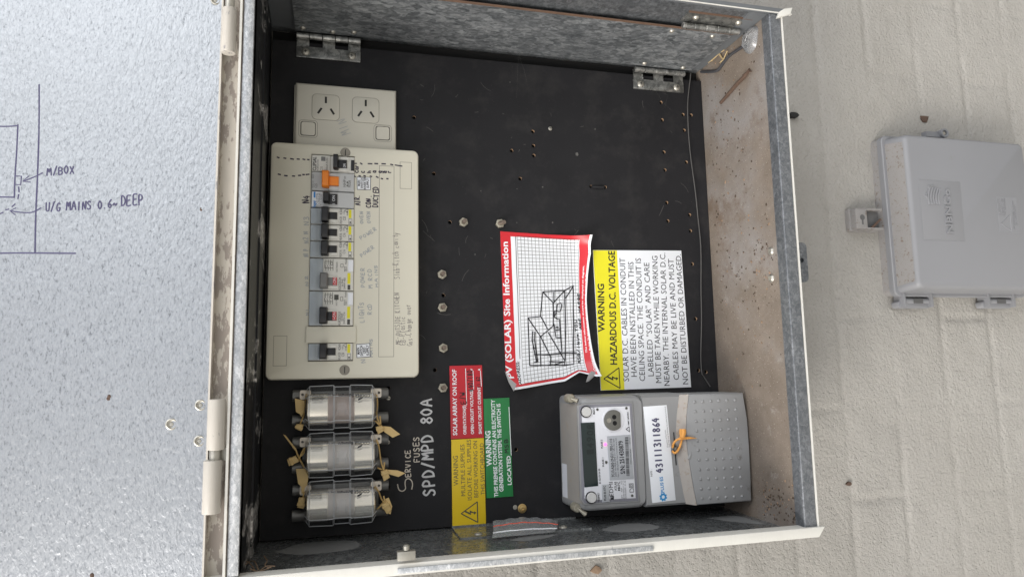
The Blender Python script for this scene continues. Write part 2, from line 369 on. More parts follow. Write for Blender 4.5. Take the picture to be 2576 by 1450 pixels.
def lid_mat():
    m, t, b = new_mat('galvanised_lid'); v = coords(t, (1, 1, 2.0), (0, math.radians(38), 0))
    n1 = noise(t, v, 150, 3, .55, .5)
    sp = ramp(t, noise(t, v, 260, 3, .7, .4), [(.32, (.14, .15, .162)), (.43, (.275, .29, .307)), (.74, (.36, .376, .395))])
    sp = mix(t, ramp(t, noise(t, coords(t, (1, 1, .35), (0, .5, 0)), 7, 6, .62), [(.38, 0), (.72, .6)]), sp, (.265, .278, .29))
    t.links.new(sp, b.inputs['Base Color']); b.inputs['Metallic'].default_value = .6; b.inputs['Roughness'].default_value = .36
    bump(t, b, n1, .4, .0015); return m
def dirty_floor_mat():
    m, t, b = new_mat('dusty_galvanised'); v = coords(t)
    c = mix(t, noise(t, v, 30, 8, .65), (.105, .082, .062), (.30, .252, .208))
    c = mix(t, ramp(t, noise(t, v, 7, 6, .6), [(.5, 0), (.68, .75)]), c, (.26, .25, .245))
    c = mix(t, ramp(t, noise(t, v, 16, 9, .72), [(.56, 0), (.66, .6)]), c, (.13, .085, .055))
    c = mix(t, ramp(t, noise(t, v, 55, 8, .7), [(.60, 0), (.7, .55)]), c, (.33, .31, .285))
    c = mix(t, ramp(t, noise(t, v, 420, 2, .5), [(.66, 0), (.71, .85)]), c, (.09, .06, .04))
    c = mix(t, ramp(t, noise(t, v, 700, 2, .5), [(.67, 0), (.73, .8)]), c, (.62, .56, .5))
    t.links.new(c, b.inputs['Base Color']); b.inputs['Roughness'].default_value = .62; b.inputs['Metallic'].default_value = .15
    bump(t, b, noise(t, v, 500, 3), .35, .0008); return m
def chipped(name, c, under, damt=.62, sc_=45, rough=.5):
    m, t, b = new_mat(name); v = coords(t)
    cc = mix(t, noise(t, v, 60, 5), tuple(x*.86 for x in c), c)
    cc = mix(t, ramp(t, noise(t, coords(t, (.35, 1, 1)), sc_*4, 7, .7), [(damt, 0), (damt+.03, 1)]), cc, under)
    t.links.new(cc, b.inputs['Base Color']); b.inputs['Roughness'].default_value = rough
    bump(t, b, noise(t, coords(t, (.2, 1, 1)), 300, 4), .35, .0006); return m
def board_mat():
    m, t, b = new_mat('black_panel_board'); v = coords(t)
    c = mix(t, noise(t, v, 14, 6, .6), (.009, .009, .0105), (.018, .018, .020))
    c = mix(t, ramp(t, noise(t, v, 900, 2, .5), [(.70, 0), (.76, .5)]), c, (.16, .15, .14))
    c = mix(t, ramp(t, noise(t, v, 22, 7, .7), [(.5, 0), (.8, .3)]), c, (.075, .071, .067))
    t.links.new(c, b.inputs['Base Color']); b.inputs['Roughness'].default_value = .55; b.inputs['Specular IOR Level'].default_value = .25
    bump(t, b, noise(t, v, 900, 2), .1, .0004); return m
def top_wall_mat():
    m, t, b = new_mat('dark_wall_painted_reflections'); v = coords(t)
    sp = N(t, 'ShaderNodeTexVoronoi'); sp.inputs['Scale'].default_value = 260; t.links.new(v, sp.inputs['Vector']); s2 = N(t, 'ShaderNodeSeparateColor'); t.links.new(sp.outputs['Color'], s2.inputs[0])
    reflected = ramp(t, s2.outputs[0], [(0, (.12, .115, .11)), (.5, (.3, .29, .28)), (1, (.8, .78, .75))])
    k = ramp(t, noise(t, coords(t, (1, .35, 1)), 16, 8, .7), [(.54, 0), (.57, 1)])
    cc = mix(t, k, (.02, .021, .024), reflected)  # bright patches: reflected outside light, painted into the dark wall's colour
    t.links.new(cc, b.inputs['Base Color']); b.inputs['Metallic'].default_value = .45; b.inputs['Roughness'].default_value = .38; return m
M = {}
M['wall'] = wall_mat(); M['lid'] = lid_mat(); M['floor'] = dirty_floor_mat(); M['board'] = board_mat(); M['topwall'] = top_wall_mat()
M['galv'] = galv('galvanised_panel', (.115, .128, .138), (.46, .48, .495), 190, .44, .6, .15, (1, 1, .55), (.5, 0, 0))
M['galv_side'] = galv('galvanised_side_wall', (.12, .13, .14), (.30, .315, .33), 210, .45, .65, .15)
M['galv_left'] = galv('galvanised_left_wall', (.15, .16, .165), (.34, .355, .36), 230, .26, .6, .06)
M['patch'] = paint('paint_patch', (.235, .24, .24), .5, .2, .08, 60)
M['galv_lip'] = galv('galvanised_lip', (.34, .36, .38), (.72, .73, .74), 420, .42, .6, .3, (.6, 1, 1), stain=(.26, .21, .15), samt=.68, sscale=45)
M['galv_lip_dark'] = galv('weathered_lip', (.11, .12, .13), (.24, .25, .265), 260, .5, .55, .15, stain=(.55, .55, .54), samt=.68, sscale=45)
M['hinge'] = galv('hinge_steel', (.16, .165, .16), (.52, .52, .5), 130, .36, .85, .1, stain=(.2, .15, .1), samt=.72, sscale=60)
M['grey_paint'] = paint('grey_side_paint', (.145, .155, .165), .55, .2, .12, 40)
M['white_paint'] = chipped('white_flange_paint', (.62, .61, .565), (.30, .31, .32), .665)
M['beige_paint'] = chipped('beige_gutter_paint', (.47, .43, .37), (.25, .215, .185), .485, 26)
M['knuckle'] = chipped('painted_knuckle', (.47, .44, .39), (.22, .21, .21), .585, 26)
M['rust'] = paint('rusty_edge', (.13, .078, .052), .8, 0, .3, 200)
M['tan'] = paint('hole_wall_tan', (.30, .20, .12), .8, 0, .3, 300)
M['void'] = paint('dark_void', (.004, .004, .004), .9)
M['cream'] = paint('cream_plastic', (.66, .635, .53), .38, 0, .04, 20, (.36, .32, .24), .70, 14)
M['cream2'] = paint('outlet_plastic', (.56, .54, .465), .35, 0, .05, 30, (.40, .33, .23), .72, 40)
M['groove'] = paint('plastic_groove', (.27, .25, .21), .6)
M['slot'] = paint('dark_slot', (.02, .018, .016), .6)
M['bwhite'] = paint('breaker_white', (.66, .65, .6), .4, 0, .04)
M['bgrey'] = paint('breaker_grey', (.50, .51, .51), .4, 0, .04)
M['blk'] = paint('black_plastic', (.013, .013, .015), .38, 0, .2, 200)
M['gtog'] = paint('grey_toggle', (.17, .17, .165), .45)
M['orange'] = paint('orange_plastic', (.78, .22, .015), .4, 0, .06)
M['redt'] = paint('red_toggle', (.5, .02, .02), .4)
M['clearcap'] = paint('pale_blue_cap', (.34, .38, .41), .12, 0, .14, 60, spec=.8)
M['ink'] = paint('black_ink', (.012, .012, .016), .6)
M['inkp'] = paint('purple_black_ink', (.02, .012, .04), .6)
M['inkb'] = paint('blue_black_ink', (.06, .055, .12), .5)
M['inkf'] = paint('faded_grey_ink', (.38, .395, .40), .6)
M['pencil'] = paint('pencil', (.25, .23, .22), .7)
M['chalk'] = paint('white_marker', (.50, .50, .50), .7, 0, .3, 300)
M['chalk2'] = paint('cream_marker', (.52, .47, .40), .7, 0, .3, 300)
M['dust'] = paint('dust_marks', (.10, .097, .092), .8, 0, .4, 400)
M['white'] = paint('label_white', (.80, .82, .85), .35, 0, .02)
M['red'] = paint('label_red', (.50, .018, .03), .32, 0, .06)
M['red2'] = paint('sheet_red', (.58, .02, .03), .3, 0, .06)
M['yellow'] = paint('label_yellow', (.70, .49, .015), .35, 0, .06, 60, (.3, .24, .08), .74, 60)
M['yellow2'] = paint('label_bright_yellow', (.74, .68, .02), .32, 0, .03)
M['green'] = paint('label_green', (.018, .20, .055), .34, 0, .05)
M['greyink'] = paint('printed_grey', (.06, .06, .05), .5)
M['silver'] = paint('silver_backing', (.42, .42, .43), .3, .5)
M['mgrey'] = paint('meter_grey', (.262, .264, .265), .42, 0, .07, 30, (.19, .185, .178), .62, 40, bmp=.06, bscale=1500)
M['mdust'] = paint('meter_dusty_ledge', (.36, .33, .30), .8, 0, .12, 80, (.30, .25, .2), .56, 120)
M['mtop'] = paint('meter_dusty_top', (.32, .30, .275), .65, 0, .1, 60, (.33, .29, .245), .56, 60)
M['mface'] = paint('meter_faceplate', (.72, .73, .77), .25, 0, .02)
M['mdark'] = paint('meter_window_frame', (.22, .22, .25), .22)
M['lcd'] = paint('lcd_screen', (.018, .03, .03), .12, 0, .1, 30)
M['lcdseg'] = paint('lcd_segments', (.010, .018, .018), .2)
M['button'] = paint('meter_button', (.55, .55, .54), .35)
M['port'] = paint('optical_port', (.20, .20, .185), .4, .7)
M['plate'] = paint('name_plate', (.42, .44, .47), .35, .2, .03)
M['led'] = glow('pink_led', (1.0, .1, .4), 2.2)
M['blue'] = paint('logo_blue', (.02, .25, .55), .4)
M['hblue'] = paint('stripe_blue', (.02, .22, .6), .4)
M['steel'] = paint('bright_steel', (.40, .385, .34), .4, .7, .2, 300)
M['rbolt'] = paint('rusty_bolt', (.16, .125, .10), .6, .3, .4, 400)
M['nut'] = paint('zinc_nut', (.36, .335, .27), .45, .45, .3, 400)
M['brass'] = paint('yellow_zinc', (.55, .40, .18), .35, .85, .12, 300)
M['sealw'] = paint('seal_wire', (.50, .34, .13), .6)
M['seal'] = paint('seal_tag_plastic', (.56, .40, .17), .55, 0, .12, 200, (.36, .24, .1), .68, 200)
M['seal2'] = paint('orange_seal', (.72, .33, .07), .5, 0, .1)
M['fclear'] = glassy('clear_fuse_cover', (.985, .988, .99), .045, .08, .09)
M['fcap'] = paint('fuse_cap_metal', (.98, .94, .86), .2, .85, .03, 40)
M['fbody'] = paint('fuse_body', (.56, .53, .50), .6, 0, .06)
M['fbody2'] = paint('fuse_body_brown', (.40, .335, .30), .6, 0, .15, 120)
M['fterm'] = paint('fuse_terminal', (.16, .16, .155), .35, .5)
M['fedge'] = glassy('milky_edge', (.8, .81, .82), .55, .2, .3)
M['flug'] = paint('fuse_lug', (.62, .56, .48), .5)
M['bag'] = glassy('zip_bag_film', (.97, .97, .97), .3, .25, .25)
M['bagred'] = paint('zip_red', (.75, .08, .03), .5)
M['nbn'] = paint('nbn_grey', (.195, .198, .208), .48, 0, .05, 14, (.175, .17, .165), .66, 18, bmp=.08, bscale=1800)
M['nbnd'] = paint('nbn_dirty', (.23, .222, .215), .65, 0, .1, 60, (.15, .115, .09), .57, 200, dcol2=(.17, .135, .11))
M['nbndark'] = paint('nbn_dark', (.09, .09, .09), .6)
M['wire'] = paint('thin_grey_wire', (.10, .098, .095), .5, .3)
M['cable'] = paint('black_cable', (.05, .05, .055), .5)
M['twig'] = paint('dry_twig', (.085, .052, .036), .8, 0, .35, 200)
M['straw'] = paint('dry_straw', (.5, .38, .2), .8)
M['film'] = glassy('crumpled_film', (.86, .87, .88), .25, .25, .4)
M['debris'] = paint('dark_debris', (.07, .05, .035), .9, 0, .4, 300)
M['debris2'] = paint('tan_debris', (.24, .165, .11), .9, 0, .4, 300)
M['black_tape'] = paint('hole_black', (.01, .01, .01), .8)

# ================================================================== SETTING: painted masonry wall
WW = -12.0
def build_wall():
    mb = MB(); a0, a1, b0, b1, st = -330.0, 600.0, -1180.0, 330.0, 4.0
    na, nb = int((a1-a0)/st)+1, int((b1-b0)/st)+1
    bj = at(2258, 1006, WW)[1]; pitch = 78.0; L = 216.0
    h1 = at(2320, 1018, WW)[0]; h2 = at(2200, 1252, WW)[0]
    v = []
    for j in range(nb):
        for i in range(na):
            a = a0+i*st; b = b0+j*st
            wob = 1.4*mnoise.noise(Vector((a*.02, b*.02, 3))); wob2 = 2.2*mnoise.noise(Vector((a*.02, b*.02, 9)))
            f = (b+wob-bj)/pitch; row = math.floor(f); db = abs(f-round(f))*pitch
            hh = h1 if row % 2 else h2
            g = (a+wob2-hh)/L; da = abs(g-round(g))*L
            fade = max(0.0, min(1.0, .62+.95*mnoise.noise(Vector((a*.008, b*.008, 1)))))
            lo_ = 1.0 if b > -640 and a > 120 else 0.0
            groove = max(math.exp(-(db/(3.2+1.6*lo_))**2)*2.5, math.exp(-(da/3.4)**2)*(2.3-1.7*lo_))*fade
            und = .3*math.sin((b+wob*4)*.11+a*.01)*mnoise.noise(Vector((a*.006, b*.02, 11)))+.9*mnoise.noise(Vector((a*.016, b*.03, 5)))+.7*mnoise.noise(Vector((a*.05, b*.06, 2)))+.35*mnoise.noise(Vector((a*.13, b*.13, 7)))
            v.append((a, b, WW-groove+und))
    f = [[j*na+i, j*na+i+1, (j+1)*na+i+1, (j+1)*na+i] for j in range(nb-1) for i in range(na-1)]
    mb.mesh(v, f)
    # thickness behind the face
    mb.box(a0, a1, b0, b1, WW-110, WW-8)
    o = mb.build('masonry_wall', M['wall'], None, smooth=True, angle=80)
    tag(o, 'pale painted masonry wall with faint brick joints behind the meter box', 'wall')
build_wall()

# ================================================================== METER BOX CABINET
D = 137.0
box = thing('meter_box', 'open galvanised meter box cabinet with black panel and chipped white rim', 'meter box', 100, -435, 0)
def cab(mb, name, mats, parent=box, **k): return mb.build(name, mats, parent, **k)
# inner walls
m = MB(); m.box(-153.5, 360, -425, -422, -12, D-3); cab(m, 'bottom_wall', M['floor'])
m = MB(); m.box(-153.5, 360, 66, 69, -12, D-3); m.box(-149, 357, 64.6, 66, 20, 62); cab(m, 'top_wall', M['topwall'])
m = MB(); m.box(358, 361, -421.9, 65.9, -12, D-2); cab(m, 'side_wall', M['galv_side'])
m = MB()
m.box(356.2, 357.9, -421, -402, 2, D-4); cab(m, 'side_strip', M['grey_paint'])
m = MB(); m.box(356.4, 357.9, 40, 64.5, 2, D-4); cab(m, 'side_strip', M['grey_paint'])
m = MB(); m.box(-153.5, -151, -421.9, 65.9, -12, D-2); cab(m, 'side_wall', M['galv_left'])
# back panel board with drilled holes
def S7(x, y): return (1545.6+.4887*x, 128.8+.4887*y)
def S8(x, y): return (966+.3554*x, 257.6+.3554*y)
HOLES = [S7(*q) for q in ((240, 265), (246, 355), (359, 408), (255, 520), (370, 572), (260, 612), (269, 780), (387, 843), (275, 874), (391, 925), (401, 1095), (418, 1377), (353, 327), (395, 330))]
HOLES += [S8(*q) for q in ((212, 107), (1053, 207), (1058, 308), (903, 342), (1060, 377), (963, 540), (353, 505), (466, 848), (1465, 597), (1565, 600), (420, 1365))]
HOLES += [CF(935, 117), CF(930, 820), (1757, 931), (1776, 935), (1298, 1130), (1094, 930)]
bd_out = [(-149, -421.5), (343, -421.5), (343, 64), (-149, 64)]
m = MB(); m.holed(bd_out, [circ(*at(x, y, 0), 2.0 if (x, y) != CF(930, 820) else 2.4, 12) for x, y in HOLES], -2.6, 0, 0, 1)
m.box(-149, 343, -421.5, 64, -9, -7.5, 2)
board = cab(m, 'backboard', [M['board'], M['tan'], M['void']], smooth=False)
m = MB(); m.box(-148, 357, -421.5, 65, -11.9, -10); cab(m, 'rear_wall', M['void'])
# handwriting on the backboard
def CG(x, y): return (979+.2221*x, 966+.2221*y)      # 1682 px enlargement of 1520..2100
m = MB()
def hg(s_, p0, p1, hp, wd, mi=0): hpx(m, s_, CG(*p0), CG(*p1), hp*.2221, wd, .12, mi, .04)
for st in ([(95, 1130), (110, 1190), (150, 1208), (185, 1180), (180, 1130), (185, 1085), (215, 1065), (250, 1085), (265, 1130), (255, 1185)],): m.ribbon([pt(CG(*p), .12) for p in smooth([(x, y, 0) for x, y in st]) for p in [(p[0], p[1])]], 1.0, 1)
hg('ERVICE', (245, 1050), (238, 735), 55, 1.0, 1); hg('FUSES', (345, 885), (335, 585), 60, 1.0, 1)
hg('SPD/MPD 80A', (515, 1265), (478, 160), 118, 1.9, 0)
cab(m, 'handwriting', [M['chalk'], M['chalk2']], board, smooth=False)
m = MB()
for _ in range(46):
    x, y = rnd.uniform(1030, 1740), rnd.uniform(210, 620)
    if rnd.random() < .35: x, y = rnd.uniform(1000, 1240), rnd.uniform(600, 900)
    a, b = at(x, y, 0); th = rnd.uniform(0, 6.3); L = rnd.choice((2, 3, 4, 8, 14)); k = rnd.uniform(-.5, .5)
    m.ribbon([(a+L*q*math.cos(th+k*q), b+L*q*math.sin(th+k*q), .08) for q in (0, .33, .66, 1)], rnd.uniform(.18, .4))
for x, y, r in ((1283, 207, .8), (1497, 325, 1.0), (1365, 470, 1.0), (1452, 388, 2.6), (1210, 480, .8), (1390, 560, 1.1), (1300, 560, .7), (1195, 640, .9)):
    a, b = at(x, y, 0); m.face([(a+r*rnd.uniform(.6, 1.3)*math.cos(q), b+r*rnd.uniform(.4, 1)*math.sin(q), .1) for q in (0, 1, 2.1, 3.2, 4.2, 5.3)])
o = cab(m, 'dust_marks', M['dust'], board, smooth=False); o['kind'] = 'stuff'
# front lips and flanges
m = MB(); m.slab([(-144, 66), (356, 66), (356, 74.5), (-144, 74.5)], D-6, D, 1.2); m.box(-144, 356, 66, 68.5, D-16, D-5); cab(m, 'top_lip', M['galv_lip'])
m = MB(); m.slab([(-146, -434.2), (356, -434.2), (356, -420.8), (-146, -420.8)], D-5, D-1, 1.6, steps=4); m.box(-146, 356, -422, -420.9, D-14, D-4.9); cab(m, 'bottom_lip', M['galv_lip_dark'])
m = MB(); m.box(-146, 358, -435.1, -434.3, D-26, D+.2); cab(m, 'bottom_lip_edge', M['white_paint'])
m = MB(); m.slab([(-144.5, 92), (-153.6, 92), (-153.6, -434), (-144.5, -441)], D-12, D+1.2, 1.0); cab(m, 'side_flange', M['white_paint'])
m = MB(); m.slab([(356, 92), (361.8, 92), (361.8, -444), (356, -444)], D-3, D, .3); m.box(356.1, 357.0, -446, 92, D-2, D+.9, 1); cab(m, 'side_flange', [M['grey_paint'], M['white_paint']])
m = MB(); m.slab([(357.2, -431), (361, -437), (363.5, -447), (356, -444), (350, -428)], D-1, D+1.6, .4); cab(m, 'corner_patch', M['white_paint'])
# hinge gutter along the top
m = MB(); m.box(-149, 358, 75.5, 92, D-20, D-12); m.box(-149, 358, 74.6, 76.2, D-14, D+1.5); cab(m, 'hinge_gutter', [M['beige_paint']])
m = MB(); m.box(-149, 358, 75.0, 76.8, D-8, D+2.2); cab(m, 'gutter_edge', M['white_paint'])
# lock bar on the side flange
m = MB(); m.box(-151.8, -147.8, *sorted((-at(1000, 1405, D)[1]*-1, at(1640, 1362, D)[1])), D+1.2, D+2.6, 0, .4)
lk = cab(m, 'lock_bar', M['galv_lip'])
p = at(1022, 1392, D+4); m = MB(); m.box(p[0]-4.5, p[0]+2.5, p[1]-7, p[1]+7, D+1, D+7, 0, .6); m.lathe((p[0]+3, p[1], D+4), [(2.6, 0), (2.6, 3), (1.6, 4)], 12, 0, 'a'); cab(m, 'lock_bar_end', M['steel'], lk)
# hasp tab below the bottom lip
m = MB(); m.holed(rrect(86, 126, -461, -435, 4.5, 4), [circ(108, -454.5, 2.4, 12)], 112, 115, 0, 0); m.slab(rrect(86, 126, -461, -435, 4.5, 4), 111, 111.8); cab(m, 'hasp_tab', M['galv_lip_dark'])
# screw heads in the bottom wall
for (x, y) in ((1940, 632), (1941, 700)):
    d = ray(x, y); t = (422-0)/d[0]; q = (d[1]*t, -422, H+d[2]*t)
    m = MB(); m.lathe(q, [(4.2, 0), (3.9, 1.0), (2.4, 2.0), (.8, 1.8)], 14, 0, 'b'); cab(m, 'screw_head', M['steel'])
# L bracket, rivets on the left side wall
m = MB(); m.box(-151, -149.6, -246, -116, .4, 48); m.box(-149.7, -148.2, -246, -116, .4, 2); cab(m, 'corner_bracket', M['galv_left'])
def on_a(x, y, a):
    d = ray(x, y); t = a/d[1]; return (a, -d[0]*t, H+d[2]*t)
for (x, y) in ((1203, 1342), (1417, 1325)):
    q = on_a(x, y, -149.6); m = MB(); m.lathe(q, [(4.3, 0), (3.8, .9), (1.8, 1.7), (.6, 1.3)], 14, 0, 'a'); cab(m, 'rivet', M['steel'])
def patch(pxs):
    m = MB(); pp = [on_a(x, y, -150.9) for x, y in pxs]; pp = smooth(pp+[pp[0]], 4)[:-1]; pp = [(-150.85, q[1]+rnd.uniform(-1.2, 1.2), q[2]+rnd.uniform(-.6, .6)) for q in pp]
    m.face(pp); m.v = [v_ for v_ in m.v]; cab(m, 'paint_patch', M['patch'], smooth=False)
patch([(690, 1388), (760, 1366), (870, 1358), (905, 1366), (880, 1382), (760, 1394)]); patch([(1510, 1332), (1560, 1317), (1620, 1316), (1660, 1324), (1625, 1334), (1560, 1338)]); patch([(1775, 1302), (1850, 1296), (1905, 1310), (1925, 1318), (1850, 1312)]); patch([(1280, 1357), (1330, 1347), (1390, 1343), (1385, 1350), (1320, 1360)])
# swing panel with its hinges
AP = 350.5
panel = None
m = MB(); m.box(AP, AP+1.6, -404, 41.5, 9, 97); m.box(AP-.3, AP+1.9, -404, 41.5, 97, 97.8, 1)
panel = cab(m, 'swing_panel', [M['galv'], M['rust']])
def on_panel(x, y): return on_a(x, y, AP-.2)
for (x, y) in ((1621, 160), (1718, 171), (1690, 79), (1792, 92), (762, 71), (837, 81), (890, 82)):
    q = on_panel(x, y); m = MB()
    m.lathe((AP, q[1], q[2]), [(2.9, 0), (2.7, -.8), (1.7, -1.7), (.7, -1.2)], 12, 0, 'a'); cab(m, 'rivet', M['steel'], panel)
def board_hinge(x0, x1, ya, yb, yk0, yk1):
    """leaf screwed to the board, knuckle row along the panel edge"""
    a_lo = at((x0+x1)/2, yb, 2)[0]; b0, b1 = sorted((at(x0, ya, 2)[1], at(x1, yb, 2)[1])); ak = AP-1.5
    L = b1-b0; m = MB(); m.slab(rrect(a_lo, a_lo+12, b0, b1, .8, 2), .3, 2.2, .3)
    for k in (0, 2, 4): 
        s0 = b0+L*(k/5)+.3; m.box(a_lo+11.5, ak, s0, s0+L/5-.6, .8, 2.0)
    h = cab(m, 'hinge_leaf', M['hinge'])
    for k in range(5):
        s0 = b0+L*k/5+.25; m = MB(); m.lathe((ak-2, s0, 6.0), [(3.0, 0), (3.3, .3), (3.3, L/5-.8), (3.0, L/5-.5)], 14, 0, 'b', True); cab(m, 'knuckle', M['hinge'], h)
    for k in (.14, .86):
        m = MB(); c = (a_lo+6, b0+L*k, 2.2); m.lathe(c, [(4.2, 0), (3.9, .8), (2.6, 1.7), (1.0, 2.0)], 16); m.box(c[0]-1.6, c[0]+1.6, c[1]-.35, c[1]+.35, 3.9, 4.35, 1); m.box(c[0]-.35, c[0]+.35, c[1]-1.6, c[1]+1.6, 3.9, 4.36, 1); cab(m, 'screw', [M['steel'], M['slot']], h)
board_hinge(745, 907, 140, 150, 85, 95); board_hinge(1594, 1720, 215, 228, 168, 190)
# front hinge of the swing panel on the side wall
m = MB(); m.box(356.3, 357.9, -413, -341, 101, 119); m.box(356.0, 358, -413, -341, 119, 119.6, 1); hl = cab(m, 'hinge_leaf', [M['hinge'], M['rust']])
for k in range(5):
    s0 = -409+13.2*k; m = MB(); m.lathe((352.5, s0, 100.5), [(2.9, 0), (3.3, .3), (3.3, 12.3), (2.9, 12.7)], 14, 0, 'b', True); cab(m, 'knuckle', M['hinge'], hl)
for b_ in (-353, -402):
    m = MB(); m.lathe((356.3, b_, 111), [(3.6, 0), (3.3, -.9), (2, -2.2), (.8, -2.2)], 14, 0, 'a'); cab(m, 'rivet', M['steel'], hl)
# ------------------------------------------------------------------ lid, folded open upwards
def LP(a, b, w=0.0): return (a, b, LID_W-LID_K*(b-LID_B)+w)
def lidbox(mb, a0, a1, b0, b1, w0, w1, mi=0):
    lo = [LP(a, b, w0) for a, b in ((a0, b0), (a1, b0), (a1, b1), (a0, b1))]; hi = [LP(a, b, w1) for a, b in ((a0, b0), (a1, b0), (a1, b1), (a0, b1))]
    mb.rings([lo, hi], mi)
m = MB(); lidbox(m, -156, 364, 92, 585, -2.0, 0)
lid = cab(m, 'lid', M['lid'])
m = MB(); lidbox(m, -156, 364, 90.6, 92, -16, .8); lidbox(m, -158, -156, 90.6, 585, -16, .8); lidbox(m, 364, 366, 90.6, 585, -16, .8); lidbox(m, -158, 366, 585, 587, -16, .8); lidbox(m, -156, 364, 92, 585, -15, -14)
cab(m, 'lid_rim', M['knuckle'], lid)
for (x, y, r) in ((505, 1018, 4.2), (432, 1066, 4.4), (502, 1108, 4.2), (543, 1, 4.2)):
    q = at_lid(x, y); m = MB(); m.lathe(q, [(r, -.3), (r, .5), (r*.8, .9), (r*.62, .2), (r*.4, -.1), (r*.3, .5), (.5, .6)], 18, 0); cab(m, 'rivet', M['steel'], lid)
m = MB()
def lidp(pts, wd, sm=True):
    if sm: pts = [(q[0], q[1]) for q in smooth([(x, y, 0) for x, y in pts], 4)]
    m.ribbon([at_lid(x, y, .15) for x, y in pts], wd, 0)
def lidh(s_, p0, p1, hp, wd): hline(m, s_, at_lid(*p0, .15), at_lid(*p1, .15), hp/2.75, wd, 0, .07)
lidp([(98.5, 213), (98, 330), (94, 450), (90, 540), (88, 637)], 1.15); lidp([(-20, 637), (60, 636), (190, 637)], 1.15)
lidp([(-20, 318), (20, 318), (45, 316)], 1.1); lidp([(45, 314), (42, 380), (38, 440), (36, 497)], 1.1); lidp([(-20, 495), (36, 496)], 1.1)
lidp([(38, 443), (54, 443), (52, 465), (36, 464)], 1.0, False)
lidp([(107, 435), (84, 446), (58, 456)], .95); lidp([(72, 443), (57, 456), (76, 458)], .9, False)
for q in (((47, 470), (48, 483)), ((47, 489), (45, 500)), ((38, 513), (30, 520)), ((22, 526), (14, 528)), ((8, 534), (-6, 540))): lidp(list(q), 1.0, False)
lidp([(103, 523), (80, 534), (52, 534), (26, 530)], .95); lidp([(40, 523), (25, 530), (38, 540)], .9, False)
lidh('M/BOX', (117, 441), (187, 436), 17, 1.0); lidh('U/G MAINS 0.6~', (114, 532), (296, 522), 18, 1.0); lidh('DEEP', (303, 518), (361, 514), 22, 1.05)
cab(m, 'handwriting', M['inkb'], lid, smooth=False)
# hinge knuckles between lid and cabinet
def knuckle(x0, x1, y0, y1, r, w=D+1):
    a0 = at((x0+x1)/2, y1, w)[0]; a1 = at((x0+x1)/2, y0, w)[0]; b_ = at((x0+x1)/2, (y0+y1)/2, w)[1]
    m = MB(); m.lathe((a0, b_, w), [(r*.7, 0), (r*.95, .3), (r, 1), (r, a1-a0-1), (r*.95, a1-a0-.3), (r*.7, a1-a0)], 20, 0, 'a', True); return m, (a0, a1, b_, w)
m, q = knuckle(526, 563, 1003, 1131, 6.4); k1 = cab(m, 'lid_hinge_barrel', M['knuckle'])
m, q = knuckle(515, 552, 1156, 1291, 6.6); k2 = cab(m, 'lid_hinge_barrel', M['knuckle'])
m, q = knuckle(528, 553, 1125, 1160, 4.0); m.box(q[0], q[1], q[2]-9, q[2]-3, D-8, D-3); cab(m, 'hinge_pin', M['steel'], k1)
m, q = knuckle(561, 592, 22, 135, 5.4); k3 = cab(m, 'lid_hinge_barrel', M['knuckle'])
m, q = knuckle(568, 590, -40, 30, 3.6); cab(m, 'hinge_pin', M['steel'], k3)

# ================================================================== POWER OUTLET
po = at(868, 280, 10)
ob = thing('power_outlet', 'cream double power outlet with two rocker switches above the breaker panel', 'power outlet', po[0], po[1], 0)
A0, A1 = at(868, 362, 11)[0], at(868, 216, 11)[0]; B1, B0 = at(738, 280, 11)[1], at(997, 290, 11)[1]
A0 -= 6
m = MB(); m.slab(rrect(A0+2, A1-.6, B0+.6, B1-.3, 1.5, 3), 0, 6, .5); m.build('mounting_block', M['cream2'], ob)
m = MB(); m.slab([(A0, B0), (A1, B0), (A1, B1-1.5), (A0, B1-1.5)], 6, 11, 3.2, steps=3); m.build('face_plate', M['cream2'], ob)
def ringstroke(mb, poly, wd, w, mi=0):
    p = ccw(poly); q = inset(p, wd)
    mb.rings([[(a, b, w) for a, b in p], [(a, b, w) for a, b in q]], mi, False, False)
for (x, y) in ((819.6, 270), (920, 277.5)):
    c = at(x, y, 11.2); m = MB(); hw = 13.2
    m.slab(rrect(c[0]-hw, c[0]+hw, c[1]-hw, c[1]+hw, 4.5, 5), 10.9, 11.5, .3); ringstroke(m, rrect(c[0]-hw-.45, c[0]+hw+.45, c[1]-hw-.45, c[1]+hw+.45, 4.8, 5), .6, 11.12, 1)
    s_ = m.build('socket', [M['cream2'], M['groove']], ob)
    for da, db, ang in ((7.5, 0, 0), (-4.2, 5.8, -32), (-4.2, -6.4, 32)):
        m = MB(); t = math.radians(ang); e = (math.cos(t), math.sin(t)); n_ = (-e[1], e[0]); L, wd = 3.4, 1.05
        m.slab([(c[0]+da+e[0]*s1*L+n_[0]*s2*wd, c[1]+db+e[1]*s1*L+n_[1]*s2*wd) for s1, s2 in ((-1, -1), (1, -1), (1, 1), (-1, 1))], 11.5, 11.56); m.build('pin_slot', M['slot'], s_)
